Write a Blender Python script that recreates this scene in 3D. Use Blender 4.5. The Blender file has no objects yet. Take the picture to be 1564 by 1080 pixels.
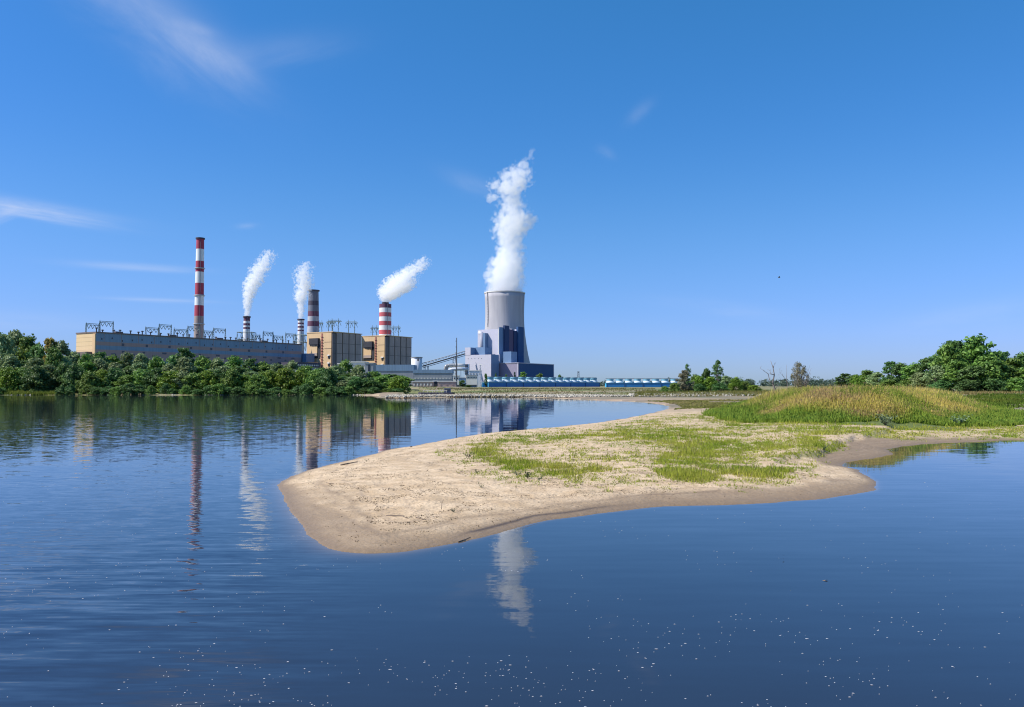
import bpy, bmesh, math, random
import numpy as np
from mathutils import Vector, noise as mnoise
random.seed(7); RS = np.random.RandomState(11)
PI = math.pi; R = math.radians
scene = bpy.context.scene
C = scene.collection

# ------------------------------------------------------------------ camera frame
F = 1200.0; CX, CY = 782.0, 540.0; HCAM = 5.0
TILT = math.atan((588.5-540)/F)
ct, st = math.cos(TILT), math.sin(TILT)
def ray(px, py):
    v = CY-py; return (px-CX, F*ct - v*st, F*st + v*ct)
def at(px, py, Y):                     # point seen at px,py at ground distance Y
    a, b, c = ray(px, py); s = Y/b
    return Vector((a*s, Y, HCAM+c*s))
def zat(py, Y): return at(CX, py, Y).z
def xat(px, Y): return at(px, 588.5, Y).x
def G(px, py, z=0.0):                  # point on the level z
    a, b, c = ray(px, py); s = (z-HCAM)/c
    return (a*s, b*s)
def proj(x, y, z):                     # numpy friendly
    dz = z-HCAM
    fz = y*ct + dz*st; up = -y*st + dz*ct
    return CX + F*x/fz, CY - F*up/fz
def pxw(npx, Y): return npx*Y/F

# ------------------------------------------------------------------ materials
def new_mat(name):
    m = bpy.data.materials.new(name); m.use_nodes = True
    nt = m.node_tree; nt.nodes.clear()
    out = nt.nodes.new('ShaderNodeOutputMaterial')
    return m, nt, out
def N(nt, typ, **kw):
    n = nt.nodes.new(typ)
    for k, v in kw.items():
        if k in ('operation', 'blend_type', 'data_type', 'noise_dimensions', 'feature', 'attribute_name', 'mode', 'use_clamp', 'distance', 'interpolation_type','normalize','vector_type'):
            setattr(n, k, v)
        else: n.inputs[k].default_value = v
    return n
def L(nt, a, ai, b, bi): nt.links.new(a.outputs[ai], b.inputs[bi])
def mathn(nt, op, a, b=None, c=None, clamp=False):
    n = nt.nodes.new('ShaderNodeMath'); n.operation = op; n.use_clamp = clamp
    for i, v in enumerate((a, b, c)):
        if v is None: continue
        if isinstance(v, (int, float)): n.inputs[i].default_value = v
        else: nt.links.new(v, n.inputs[i])
    return n.outputs[0]
def mixc(nt, fac, a, b, mode='MIX'):
    n = nt.nodes.new('ShaderNodeMix'); n.data_type = 'RGBA'; n.blend_type = mode
    for s, v in ((n.inputs[0], fac), (n.inputs[6], a), (n.inputs[7], b)):
        if isinstance(v, (int, float)): s.default_value = v
        elif isinstance(v, tuple): s.default_value = (*v, 1)
        else: nt.links.new(v, s)
    return n.outputs[2]
def surf(name, col, rough=0.75, var=0.18, scale=0.15, streak=0.0, metal=0.0, panel=None):
    """painted / concrete surface with blotches, vertical streaks of dirt and optional panel joints"""
    m, nt, out = new_mat(name)
    b = N(nt, 'ShaderNodeBsdfPrincipled', Roughness=rough, Metallic=metal)
    L(nt, b, 0, out, 0)
    tc = N(nt, 'ShaderNodeTexCoord')
    n1 = N(nt, 'ShaderNodeTexNoise', Scale=scale, Detail=5.0); L(nt, tc, 'Object', n1, 'Vector')
    f = mathn(nt, 'MULTIPLY_ADD', n1.outputs[0], var*2, 1-var)
    if streak:
        mp = N(nt, 'ShaderNodeMapping'); mp.inputs['Scale'].default_value = (0.6, 0.6, 0.03)
        L(nt, tc, 'Object', mp, 0)
        n2 = N(nt, 'ShaderNodeTexNoise', Scale=1.0, Detail=3.0); L(nt, mp, 0, n2, 'Vector')
        f2 = mathn(nt, 'MULTIPLY_ADD', n2.outputs[0], streak*2, 1-streak)
        f = mathn(nt, 'MULTIPLY', f, f2)
    if panel:
        sp = N(nt, 'ShaderNodeSeparateXYZ'); L(nt, tc, 'Object', sp, 0)
        fr = mathn(nt, 'FRACT', mathn(nt, 'DIVIDE', sp.outputs[2], panel))
        ln = mathn(nt, 'LESS_THAN', fr, 0.09)
        f = mathn(nt, 'MULTIPLY', f, mathn(nt, 'MULTIPLY_ADD', ln, -0.35, 1.0))
    mx = N(nt, 'ShaderNodeMix', data_type='RGBA', blend_type='MULTIPLY'); mx.inputs[0].default_value = 1
    mx.inputs[6].default_value = (*col, 1); nt.links.new(f, mx.inputs[7])
    nt.links.new(mx.outputs[2], b.inputs['Base Color'])
    return m
def leafmat(name, col, col2, trans=0.34):
    m, nt, out = new_mat(name)
    at_ = N(nt, 'ShaderNodeAttribute', attribute_name='tint')
    oi = N(nt, 'ShaderNodeObjectInfo')
    c = mixc(nt, at_.outputs['Fac'], col, col2)
    hs = N(nt, 'ShaderNodeHueSaturation')
    nt.links.new(mathn(nt, 'MULTIPLY_ADD', oi.outputs['Random'], 0.03, 0.485), hs.inputs['Hue'])
    nt.links.new(mathn(nt, 'MULTIPLY_ADD', oi.outputs['Random'], 0.35, 0.82), hs.inputs['Value'])
    nt.links.new(c, hs.inputs['Color'])
    d = N(nt, 'ShaderNodeBsdfPrincipled', Roughness=.58); d.inputs['Specular IOR Level'].default_value = .35; t = N(nt, 'ShaderNodeBsdfTranslucent')
    L(nt, hs, 0, d, 0); L(nt, hs, 0, t, 0)
    mx = N(nt, 'ShaderNodeMixShader'); mx.inputs[0].default_value = trans
    L(nt, d, 0, mx, 1); L(nt, t, 0, mx, 2); L(nt, mx, 0, out, 0)
    return m
def colmat(name, trans=0.2):
    m, nt, out = new_mat(name)
    a = N(nt, 'ShaderNodeAttribute', attribute_name='Col')
    d = N(nt, 'ShaderNodeBsdfDiffuse'); t = N(nt, 'ShaderNodeBsdfTranslucent')
    L(nt, a, 'Color', d, 0); L(nt, a, 'Color', t, 0)
    mx = N(nt, 'ShaderNodeMixShader'); mx.inputs[0].default_value = trans
    L(nt, d, 0, mx, 1); L(nt, t, 0, mx, 2); L(nt, mx, 0, out, 0)
    return m

M = {}
M['red'] = surf('red_paint', (.36, .04, .075), var=.25, scale=.08, streak=.2)
M['red2'] = surf('pale_red_paint', (.50, .10, .12), var=.2, scale=.08, streak=.15)
M['dred'] = surf('sooty_red_paint', (.125, .045, .085), var=.2, scale=.08, streak=.2)
M['ddark'] = surf('sooty_dark_paint', (.055, .05, .08), var=.2, scale=.08, streak=.2)
M['white'] = surf('white_paint', (.72, .72, .72), var=.12, scale=.08, streak=.12)
M['gwhite'] = surf('sooty_white_paint', (.40, .40, .44), var=.15, scale=.08, streak=.25)
M['soot'] = surf('soot_grey_concrete', (.135, .15, .20), var=.2, scale=.08, streak=.25)
M['brownc'] = surf('brown_concrete', (.30, .24, .22), var=.2, scale=.1, streak=.3)
M['towerc'] = None
M['cream'] = surf('cream_cladding', (.62, .43, .24), var=.1, scale=.05, streak=.12)
M['creamend'] = surf('yellow_cream_cladding', (.68, .50, .28), var=.08, scale=.05, streak=.06, panel=5.2)
M['rust'] = surf('rust_red_cladding', (.34, .13, .10), var=.3, scale=.3)
M['pil'] = surf('grey_brown_cladding', (.36, .285, .25), var=.22, scale=.06, streak=.3)
M['pild'] = surf('dark_grey_brown_cladding', (.15, .13, .13), var=.22, scale=.06, streak=.3)
M['slot'] = surf('dark_slot', (.035, .035, .045), var=.2)
M['dark'] = surf('dark_opening', (.03, .032, .045), var=.3)
M['teal'] = surf('weathered_teal_cladding', (.175, .265, .37), var=.2, scale=.03, streak=.3)
M['hbrown'] = surf('dusty_brown_cladding', (.34, .24, .225), var=.14, scale=.03, streak=.15)
M['roof'] = surf('dark_roof_felt', (.16, .12, .11), var=.25, scale=.1)
M['lav'] = surf('lavender_panel', (.50, .495, .575), rough=.55, var=.05, scale=.02, streak=.04)
M['mauve'] = surf('mauve_grey_panel', (.27, .25, .34), rough=.55, var=.05, scale=.02)
M['navy'] = surf('navy_panel', (.03, .085, .20), rough=.9, var=.12, scale=.02, streak=.1)
M['navy2'] = surf('dark_navy_panel', (.025, .05, .13), rough=.9, var=.15, scale=.02, streak=.1)
M['purple'] = surf('purple_black_panel', (.07, .04, .10), rough=.5, var=.3, scale=.05)
M['steelblue'] = surf('steel_blue_panel', (.13, .22, .36), rough=.5, var=.12, scale=.03, streak=.15)
M['blue'] = surf('cooler_blue_panel', (.02, .17, .42), rough=.5, var=.12, scale=.1, streak=.15)
M['cyan'] = surf('cooler_sunlit_end_panel', (.05, .42, .72), rough=.5, var=.1, scale=.2)  # sunlight on the cooler's end face put into a brighter blue
M['fan'] = surf('white_fan_stack', (.60, .68, .72), rough=.5, var=.08, scale=.4)
M['fantop'] = surf('pale_teal_fan_stack', (.14, .33, .44), rough=.5, var=.3, scale=1.5)
M['steel'] = surf('grey_green_steel', (.16, .22, .21), rough=.6, var=.2, scale=.5)
M['steel2'] = surf('pale_grey_steel', (.42, .44, .47), rough=.5, var=.2, scale=.5)
M['dsteel'] = surf('dark_steel', (.06, .065, .075), rough=.6, var=.3, scale=.5)
M['tank'] = surf('white_grey_tank', (.58, .60, .64), rough=.5, var=.08, scale=.2, streak=.1)
M['pink'] = surf('pinkish_brick', (.42, .30, .26), var=.2, scale=.3)
M['wht'] = surf('whitewashed_wall', (.66, .64, .60), var=.12, scale=.3)
M['greyb'] = surf('grey_wall', (.26, .28, .31), var=.15, scale=.1, streak=.2)
M['win'] = surf('dark_window_glass', (.03, .04, .06), rough=.2, var=.2)
M['bark'] = surf('grey_bark', (.12, .095, .075), var=.3, scale=2)
M['dead'] = surf('bleached_dead_wood', (.20, .17, .15), var=.35, scale=2)
M['wood'] = surf('driftwood', (.16, .12, .09), var=.35, scale=6)

# ------------------------------------------------------------------ object helpers
def tag(o, label=None, cat=None, group=None, kind=None):
    if label: o['label'] = label
    if cat: o['category'] = cat
    if group: o['group'] = group
    if kind: o['kind'] = kind
    return o
def thing(name, loc, label, cat, group=None, rz=0):
    o = bpy.data.objects.new(name, None); C.objects.link(o)
    o.location = loc; o.rotation_euler = (0, 0, rz); o.empty_display_size = 1
    return tag(o, label, cat, group)
class MB:
    """collects shapes in world coordinates for ONE mesh"""
    def __init__(s): s.v = []; s.f = []; s.m = []
    def face(s, pts, mi=0):
        n = len(s.v); s.v += [tuple(p) for p in pts]; s.f.append(tuple(range(n, n+len(pts)))); s.m.append(mi)
    def prism(s, base, z0, z1, mi=0, side=None, top=None):
        n = len(s.v); k = len(base)
        s.v += [(p[0], p[1], z0) for p in base] + [(p[0], p[1], z1) for p in base]
        for i in range(k):
            j = (i+1) % k
            s.f.append((n+i, n+j, n+k+j, n+k+i)); s.m.append(side[i] if side else mi)
        s.f.append(tuple(range(n+k, n+2*k))); s.m.append(top if top is not None else mi)
        s.f.append(tuple(range(n+k-1, n-1, -1))); s.m.append(mi)
    def bar(s, a, b, r, seg=4, mi=0, r2=None):
        a = Vector(a); b = Vector(b); d = (b-a)
        if d.length < 1e-6: return
        r2 = r if r2 is None else r2
        u = d.orthogonal().normalized(); w = d.normalized().cross(u)
        n = len(s.v)
        for c, rr in ((a, r), (b, r2)):
            for i in range(seg):
                t = 2*PI*i/seg+PI/4
                s.v.append(tuple(c+(u*math.cos(t)+w*math.sin(t))*rr))
        for i in range(seg):
            j = (i+1) % seg
            s.f.append((n+i, n+j, n+seg+j, n+seg+i)); s.m.append(mi)
        s.f.append(tuple(range(n+seg-1, n-1, -1))); s.m.append(mi)
        s.f.append(tuple(range(n+seg, n+2*seg))); s.m.append(mi)
    def tube(s, pts, rs, seg=6, mi=0):
        n0 = len(s.v); pts = [Vector(p) for p in pts]
        for k, p in enumerate(pts):
            d = (pts[min(k+1, len(pts)-1)]-pts[max(k-1, 0)]).normalized()
            u = d.cross(Vector((0.13, 1, 0.07))).normalized(); w = d.cross(u)
            for i in range(seg):
                t = 2*PI*i/seg
                s.v.append(tuple(p+(u*math.cos(t)+w*math.sin(t))*rs[k]))
        for k in range(len(pts)-1):
            for i in range(seg):
                j = (i+1) % seg; a = n0+k*seg; b = a+seg
                s.f.append((a+i, a+j, b+j, b+i)); s.m.append(mi)
        s.f.append(tuple(n0+i for i in range(seg-1, -1, -1))); s.m.append(mi)
        e = n0+(len(pts)-1)*seg
        s.f.append(tuple(e+i for i in range(seg))); s.m.append(mi)
    def lathe(s, c, prof, seg=32, mis=None, cap0=True, cap1=True, capm=0):
        n = len(s.v)
        for r, z in prof:
            for i in range(seg):
                t = 2*PI*i/seg
                s.v.append((c[0]+r*math.cos(t), c[1]+r*math.sin(t), z))
        for k in range(len(prof)-1):
            for i in range(seg):
                j = (i+1) % seg; a = n+k*seg; b = a+seg
                s.f.append((a+i, a+j, b+j, b+i)); s.m.append(mis[k] if mis else 0)
        if cap0: s.f.append(tuple(n+i for i in range(seg-1, -1, -1))); s.m.append(capm)
        if cap1:
            e = n+(len(prof)-1)*seg; s.f.append(tuple(e+i for i in range(seg))); s.m.append(capm)
    def build(s, name, mats, parent=None, smooth=False, origin=None):
        if parent is not None:
            o0 = parent_world(parent)
        else:
            if origin is None:
                xs = [p[0] for p in s.v]; ys = [p[1] for p in s.v]; zs = [p[2] for p in s.v]
                origin = ((min(xs)+max(xs))/2, (min(ys)+max(ys))/2, min(zs))
            o0 = Vector(origin)
        me = bpy.data.meshes.new(name)
        me.from_pydata([(p[0]-o0[0], p[1]-o0[1], p[2]-o0[2]) for p in s.v], [], s.f)
        if not isinstance(mats, (list, tuple)): mats = [mats]
        for m in mats: me.materials.append(m)
        me.polygons.foreach_set('material_index', s.m)
        if smooth: me.polygons.foreach_set('use_smooth', [True]*len(s.f))
        me.update()
        o = bpy.data.objects.new(name, me); C.objects.link(o)
        if parent is not None: o.parent = parent
        else: o.location = o0
        return o
def parent_world(p):
    v = Vector((0, 0, 0))
    while p is not None: v += Vector(p.location); p = p.parent
    return v
def np_mesh(name, verts, faces, mat, col=None, attr=None, smooth=False):
    """verts (n,3), faces (m,k) -> mesh"""
    me = bpy.data.meshes.new(name)
    n, (m, k) = len(verts), faces.shape
    me.vertices.add(n); me.vertices.foreach_set('co', np.ascontiguousarray(verts, dtype=np.float32).ravel())
    me.loops.add(m*k); me.loops.foreach_set('vertex_index', np.ascontiguousarray(faces, dtype=np.int32).ravel())
    me.polygons.add(m)
    me.polygons.foreach_set('loop_start', np.arange(0, m*k, k, dtype=np.int32))
    me.polygons.foreach_set('loop_total', np.full(m, k, dtype=np.int32))
    if smooth: me.polygons.foreach_set('use_smooth', np.ones(m, dtype=bool))
    me.update(calc_edges=True)
    if col is not None:
        a = me.attributes.new('Col', 'FLOAT_COLOR', 'POINT')
        a.data.foreach_set('color', np.ascontiguousarray(np.c_[col, np.ones(n)], dtype=np.float32).ravel())
    for kx, vx in (attr or {}).items():
        a = me.attributes.new(kx, 'FLOAT', 'POINT'); a.data.foreach_set('value', np.ascontiguousarray(vx, dtype=np.float32))
    me.materials.append(mat)
    return me
def np_obj(name, *a, **k):
    loc = k.pop('loc', (0, 0, 0)); parent = k.pop('parent', None)
    me = np_mesh(name, *a, **k)
    o = bpy.data.objects.new(name, me); C.objects.link(o); o.location = loc
    if parent is not None: o.parent = parent
    return o

# ------------------------------------------------------------------ numpy noise
_perm = RS.permutation(4096)
_val = RS.rand(4096)
def vnoise(x, y, seed=0):
    xi = np.floor(x).astype(np.int64); yi = np.floor(y).astype(np.int64)
    fx = x-xi; fy = y-yi; fx = fx*fx*(3-2*fx); fy = fy*fy*(3-2*fy)
    def h(a, b): return _val[_perm[(_perm[(a+seed*131) & 4095]+b) & 4095]]
    return (h(xi, yi)*(1-fx)+h(xi+1, yi)*fx)*(1-fy)+(h(xi, yi+1)*(1-fx)+h(xi+1, yi+1)*fx)*fy
def fbm(x, y, o=4, seed=0):
    s = 0; a = .5; t = 0
    for i in range(o):
        s = s+a*vnoise(x*2**i, y*2**i, seed+i*7); t += a; a *= .5
    return s/t
def sst(a, b, x):
    t = np.clip((x-a)/(b-a), 0, 1); return t*t*(3-2*t)
def sdf(poly, x, y):                   # >0 inside
    P = np.array(poly, float); n = len(P)
    best = np.full(x.shape, 1e18); inside = np.zeros(x.shape, bool)
    for i in range(n):
        ax, ay = P[i]; bx, by = P[(i+1) % n]
        dx, dy = bx-ax, by-ay
        t = np.clip(((x-ax)*dx+(y-ay)*dy)/(dx*dx+dy*dy+1e-12), 0, 1)
        best = np.minimum(best, (x-ax-t*dx)**2+(y-ay-t*dy)**2)
        c = ((ay > y) != (by > y)) & (x < (bx-ax)*(y-ay)/((by-ay) if by != ay else 1e-12)+ax)
        inside ^= c
    d = np.sqrt(best)
    return np.where(inside, d, -d)

# ------------------------------------------------------------------ land outline (shore traced on the water level)
shore_px = [(-900, 602.6), (-400, 603.2), (0, 603.6), (150, 603.4), (300, 603.6), (450, 603.2), (560, 603.6), (588, 604.8), (570, 608.0), (612, 608.4), (640, 608.2), (700, 606.8),
 (780, 606.6), (840, 608.2), (900, 611), (960, 613.2), (1000, 616), (1019, 620), (1020, 625), (990, 632.5), (950, 640), (900, 647), (850, 653),
 (800, 657), (750, 661), (700, 668), (650, 678), (600, 686), (550, 698), (500, 711), (460, 721), (434, 733), (423, 744), (430, 757), (448, 780),
 (463, 805), (478, 828), (510, 841), (560, 846), (610, 843), (660, 835), (720, 824), (770, 812), (820, 797), (870, 790), (930, 782), (1000, 774),
 (1060, 772.5), (1120, 770), (1180, 767), (1240, 763), (1290, 758), (1330, 751), (1343, 741), (1335, 731), (1315, 721), (1292, 713), (1282, 708),
 (1312, 702.5), (1345, 699), (1367, 694), (1352, 687), (1375, 682), (1409, 678.5), (1450, 676), (1479, 675), (1520, 673), (1564, 671.5), (1800, 668), (2600, 660)]
def smoothpoly(pts, it=2):
    for _ in range(it):
        q = [pts[0]]
        for a, b in zip(pts[:-1], pts[1:]):
            q.append((a[0]*.75+b[0]*.25, a[1]*.75+b[1]*.25)); q.append((a[0]*.25+b[0]*.75, a[1]*.25+b[1]*.75))
        q.append(pts[-1]); pts = q
    return pts
shore_w = [G(*p) for p in smoothpoly(shore_px, 1)]
land_poly = shore_w + [(9000, 100), (14000, 14000), (-14000, 14000), (-9000, 420)]
mound_px = [(1112, 627), (1145, 636), (1200, 643), (1300, 647), (1420, 649), (1500, 643), (1530, 633)]
mound_poly = [G(px, py, .8) for px, py in mound_px] + [(xat(1500, 180), 180), (xat(1440, 240), 240), (xat(1165, 240), 240), (xat(1132, 170), 170)]
bluff_px = [(1000, 720), (1190, 712), (1205, 703), (1235, 698), (1262, 694), (1285, 680), (1320, 670), (1360, 664), (1380, 645), (1000, 645)]
bluff_poly = [G(px, py, .35) for px, py in bluff_px]
def land_sdf(x, y):
    d = sdf(land_poly, x, y)
    D = np.hypot(x, y)
    return d + (fbm(x*.45, y*.45, 3, 3)-.5)*np.clip(D*.012, .1, 2.5)*1.1
def mound_s(x, y): return sdf(mound_poly, x, y) + (fbm(x*.1, y*.1, 3, 41)-.5)*5
def height(x, y, s=None):
    if s is None: s = land_sdf(x, y)
    D = np.hypot(x, y)
    beach = .30*(1-np.exp(-np.clip(s, 0, None)/2.6)) + .28*(1-np.exp(-np.clip(s, 0, None)/14))
    z = beach + (fbm(x*.5, y*.5, 4, 20)-.5)*.14*sst(.2, 2.5, s) + (fbm(x*2.1, y*2.1, 3, 22)-.5)*.05*sst(.6, 3, s) + (fbm(x*.12, y*.12, 3, 25)-.5)*.3*sst(2, 10, s)
    # cut bank above the muddy inlet
    bs = sdf(bluff_poly, x, y)
    z = z + .35*sst(0, .8, bs+(fbm(x*1.5, y*1.5, 3, 33)-.5)*.9)*sst(1130, 1235, CX+F*x/np.maximum(y, 1))
    ms = mound_s(x, y)
    z = z + 2.5*sst(-1.5, 10, ms)*(1-.35*sst(1360, 1510, CX+F*x/np.maximum(y, 1)))*(0.82+.36*fbm(x*.09, y*.09, 3, 43))
    z = z + 2.0*sst(0, 1, (D-200)/350)*sst(5, 120, s)
    z = z + .9*sst(0, 1, (s-1)/10)*sst(330, 390, y)*(x < -55)
    uw = -.9*(1-np.exp(np.clip(s, None, 0)/5.0)) - .01
    return np.where(s > 0, z+.012, uw)

def inpoly_px(poly, px, py): return sdf(poly, px, py)
GA = [(860, 665), (940, 655), (1010, 640), (1100, 632), (1200, 634), (1330, 650), (1564, 653), (1700, 655), (1700, 664), (1564, 664), (1340, 668), (1300, 662), (1240, 662), (1265, 675), (1240, 686), (1190, 690), (1150, 695), (1090, 700), (1045, 714), (1000, 708), (1015, 690), (1032, 682), (960, 672), (905, 668)]
GB = [(722, 682), (760, 672), (860, 663), (905, 668), (850, 674), (790, 674), (752, 684), (770, 698), (830, 706), (900, 712), (920, 720), (885, 728), (790, 717), (738, 702), (722, 692)]
GC = [(990, 716), (1060, 711), (1150, 715), (1212, 720), (1190, 728), (1110, 726), (1075, 738), (1035, 734)]
GD = [(675, 690), (760, 664), (950, 652), (1050, 690), (1240, 672), (1300, 672), (1245, 700), (1240, 728), (1080, 740), (860, 738), (760, 722), (700, 705)]
GE = [(1190, 694), (1240, 686), (1268, 676), (1300, 672), (1290, 682), (1262, 693), (1220, 700)]
GS = [(1085, 668), (1160, 656), (1230, 660), (1210, 672), (1130, 682)]          # sandy patch inside the green
GS2 = [(980, 648), (1060, 640), (1110, 648), (1060, 652)]
def grass_density(px, py, x, y):
    n = fbm(x*.55, y*.55, 4, 60); n2 = fbm(x*1.7, y*1.7, 3, 66)
    def zone(poly, soft, k): return k*sst(-soft, soft, inpoly_px(poly, px, py)+soft*.35+(n-.5)*soft*3.6)
    g = zone(GA, 7, 1.0)
    g = np.maximum(g, zone(GB, 6, .8)); g = np.maximum(g, zone(GC, 4, .9)); g = np.maximum(g, zone(GE, 3, .9))
    g = np.maximum(g, zone(GD, 10, .38)*sst(.36, .6, n2))
    g = g*(1-.75*sst(-6, 6, inpoly_px(GS, px, py)+(n2-.5)*20)*sst(.35, .6, n2+.1))
    g = g*(1-.85*sst(-3, 3, inpoly_px(GS2, px, py)+(n2-.5)*10))
    # pale sand tracks through the green
    tr = sst(.06, .02, np.abs(fbm(x*.07+3, y*.20, 2, 71)-.5))*sst(672, 655, py)
    g = g*(1-.8*tr)
    g = g*(.30+.70*sst(.34, .52, fbm(x*1.1+9, y*.8, 4, 205)))
    return np.clip(g, 0, 1)

# ------------------------------------------------------------------ ground sheet
def polar(cols, rows):
    A, Dm = np.meshgrid(cols, rows)
    return Dm*np.sin(A), Dm*np.cos(A)
ang = np.concatenate([np.linspace(-1.3, -.66, 30)[:-1], np.linspace(-.66, .66, 640), np.linspace(.66, 1.3, 30)[1:]])
pyr = np.arange(1300, 606, -1.1)
dist = np.concatenate([[2, 4, 6], F*HCAM/(pyr-588.5), np.geomspace(350, 12000, 75)[1:]])
dist = np.unique(np.round(dist, 4))
def grid_faces(nr, nc):
    i = np.arange(nr-1)[:, None]*nc + np.arange(nc-1)[None, :]
    i = i.ravel(); return np.c_[i, i+1, i+nc+1, i+nc]
gx, gy = polar(ang, dist)
X, Y = gx.ravel(), gy.ravel()
S = land_sdf(X, Y); Z = height(X, Y, S)
PXg, PYg = proj(X, Y, Z)
dens = grass_density(PXg, PYg, X, Y)
dens[(Y > 170)] = 0
Dg = np.hypot(X, Y)
msd = sdf(mound_poly, X, Y)
# far meadow / far bank weights
far = sst(120, 190, Dg)*(S > 0)
meadow = np.clip(far*sst(8, 26, S)*sst(240, 330, Dg)*(.25+1.0*sst(.40, .60, fbm(X*.012, Y*.05, 4, 80))), 0, 1)
meadow = np.maximum(meadow, sst(-3.4, -2.2, mound_s(X, Y)))
meadow = np.maximum(meadow, sst(.35, .5, fbm(X*.06, Y*.06, 3, 201)+sst(0, 4, S)*.4)*(Y > 330)*(X < -75))  # left bank ground darkened too: tree shade put into the meadow colour
south = sst(735, 752, PYg)
wet = np.exp(-(np.clip(S, 0, None)/(.55+.75*south))**2)*(Dg < 150)
wet = np.maximum(wet, .42*south*sst(3.4, 1.2, S+(fbm(X*.4, Y*.4, 3, 95)-.5)*1.6))
tipwet = sst(-6, 10, inpoly_px([(430, 745), (470, 762), (520, 775), (555, 795), (600, 810), (700, 815), (690, 850), (480, 860), (420, 770)], PXg, PYg))
wet = np.maximum(wet, tipwet*.75*sst(-.1, .5, S))
mud_poly = [(1235, 700), (1275, 680), (1330, 668), (1564, 668), (1750, 662), (1750, 690), (1300, 712), (1262, 712)]
mud = sst(-3, 3, inpoly_px(mud_poly, PXg, PYg)+(fbm(X, Y, 3, 90)-.5)*8)*(Dg < 150)
mud2 = sst(-6, 6, inpoly_px([(640, 838), (760, 806), (870, 776), (1000, 752), (1200, 744), (1290, 728), (1345, 742), (1240, 790), (900, 815), (660, 870)], PXg, PYg)+(fbm(X*.8, Y*.8, 3, 92)-.5)*10)
mud = np.maximum(mud, mud2*.75)

edge = np.exp(-((S-.62-(fbm(X*.5, Y*.5, 2, 96)-.5)*.3)/.11)**2)*sst(690, 730, PXg)*sst(1000, 860, PXg)*(PYg > 770)
ridge = np.exp(-((S-2.1-(fbm(X*.3, Y*.3, 2, 97)-.5)*1.6)/.16)**2)*(PYg > 735)*(PXg < 1100)*.55
mud = np.clip(mud+ridge, 0, 1)
gm, nt, out = new_mat('sand_and_earth')
b = N(nt, 'ShaderNodeBsdfPrincipled', Roughness=.95); L(nt, b, 0, out, 0)
tc = N(nt, 'ShaderNodeNewGeometry')
def nz(scale, det=5, vec=None, rough=.55):
    n = N(nt, 'ShaderNodeTexNoise', Scale=scale, Detail=float(det), Roughness=rough)
    if vec is None: L(nt, tc, 'Position', n, 'Vector')
    else: nt.links.new(vec, n.inputs['Vector'])
    return n.outputs[0]
def ramp(v, a, b_):
    n = N(nt, 'ShaderNodeMapRange'); n.interpolation_type = 'SMOOTHSTEP'
    n.inputs['From Min'].default_value = a; n.inputs['From Max'].default_value = b_
    nt.links.new(v, n.inputs['Value']); return n.outputs[0]
def attr(nm): return N(nt, 'ShaderNodeAttribute', attribute_name=nm).outputs['Fac']
sand = mixc(nt, ramp(nz(.8, 6), .35, .65), (.47, .335, .195), (.62, .465, .295))
sand = mixc(nt, ramp(nz(9, 6), .5, .72), sand, (.36, .26, .165))
# wrack lines: strings of dark debris that follow the old water levels
sdn = attr('shore')
wob = mathn(nt, 'MULTIPLY_ADD', nz(.45, 4), 3.4, sdn)
band = mathn(nt, 'PINGPONG', wob, 0.62)
ln = ramp(band, .15, .0)
deb = mathn(nt, 'MULTIPLY', ln, ramp(nz(7, 6, rough=.85), .48, .55))
deb = mathn(nt, 'MULTIPLY', deb, ramp(nz(.5, 3), .38, .55))
spk = mathn(nt, 'MULTIPLY', ramp(nz(9, 5, rough=.9), .57, .62), ramp(nz(.6, 3), .42, .56))
sand = mixc(nt, mathn(nt, 'MULTIPLY', mathn(nt, 'MAXIMUM', deb, spk), .8), sand, (.10, .075, .055))
sand = mixc(nt, mathn(nt, 'MULTIPLY', attr('mud'), .9), sand, mixc(nt, nz(1.5), (.15, .105, .065), (.25, .175, .11)))
wetc = mixc(nt, nz(2.0), (.185, .12, .062), (.27, .185, .10))
rl = N(nt, 'ShaderNodeCombineXYZ'); nt.links.new(mathn(nt, 'MULTIPLY_ADD', nz(.35, 3), 1.6, mathn(nt, 'MULTIPLY', sdn, 1.5)), rl.inputs[0])
rln = N(nt, 'ShaderNodeTexNoise', Scale=1.6, Detail=4.0); L(nt, rl, 0, rln, 'Vector')
sand = mixc(nt, mathn(nt, 'MULTIPLY', ramp(rln.outputs[0], .50, .68), mathn(nt, 'MULTIPLY', ramp(sdn, 9.0, 3.0), .55)), sand, (.36, .26, .17))
sand = mixc(nt, attr('wet'), sand, wetc)
sand = mixc(nt, mathn(nt, 'MULTIPLY', attr('edge'), .85), sand, (.055, .035, .022))
grs = mixc(nt, nz(.7, 5), (.13, .17, .025), (.24, .23, .06))
sand = mixc(nt, mathn(nt, 'MULTIPLY', attr('grass'), .70), sand, grs)
farc = mixc(nt, ramp(nz(.03, 5), .4, .6), (.31, .225, .155), (.17, .145, .095))
strip = mixc(nt, ramp(nz(.02, 4), .42, .6), (.10, .13, .03), (.24, .22, .08))
sand = mixc(nt, attr('farland'), sand, farc)
sand = mixc(nt, attr('meadow'), sand, strip)
nt.links.new(sand, b.inputs['Base Color'])
rg = mathn(nt, 'MULTIPLY_ADD', attr('wet'), -.45, .95); nt.links.new(rg, b.inputs['Roughness'])
bp = N(nt, 'ShaderNodeBump'); bp.inputs['Distance'].default_value = .11; bp.inputs['Strength'].default_value = .7
nt.links.new(mathn(nt, 'MULTIPLY', mathn(nt, 'ADD', nz(5, 6), nz(1.2, 4)), mathn(nt, 'MULTIPLY_ADD', attr('wet'), -.5, 1.0)), bp.inputs['Height'])
L(nt, bp, 0, b, 'Normal')
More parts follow.
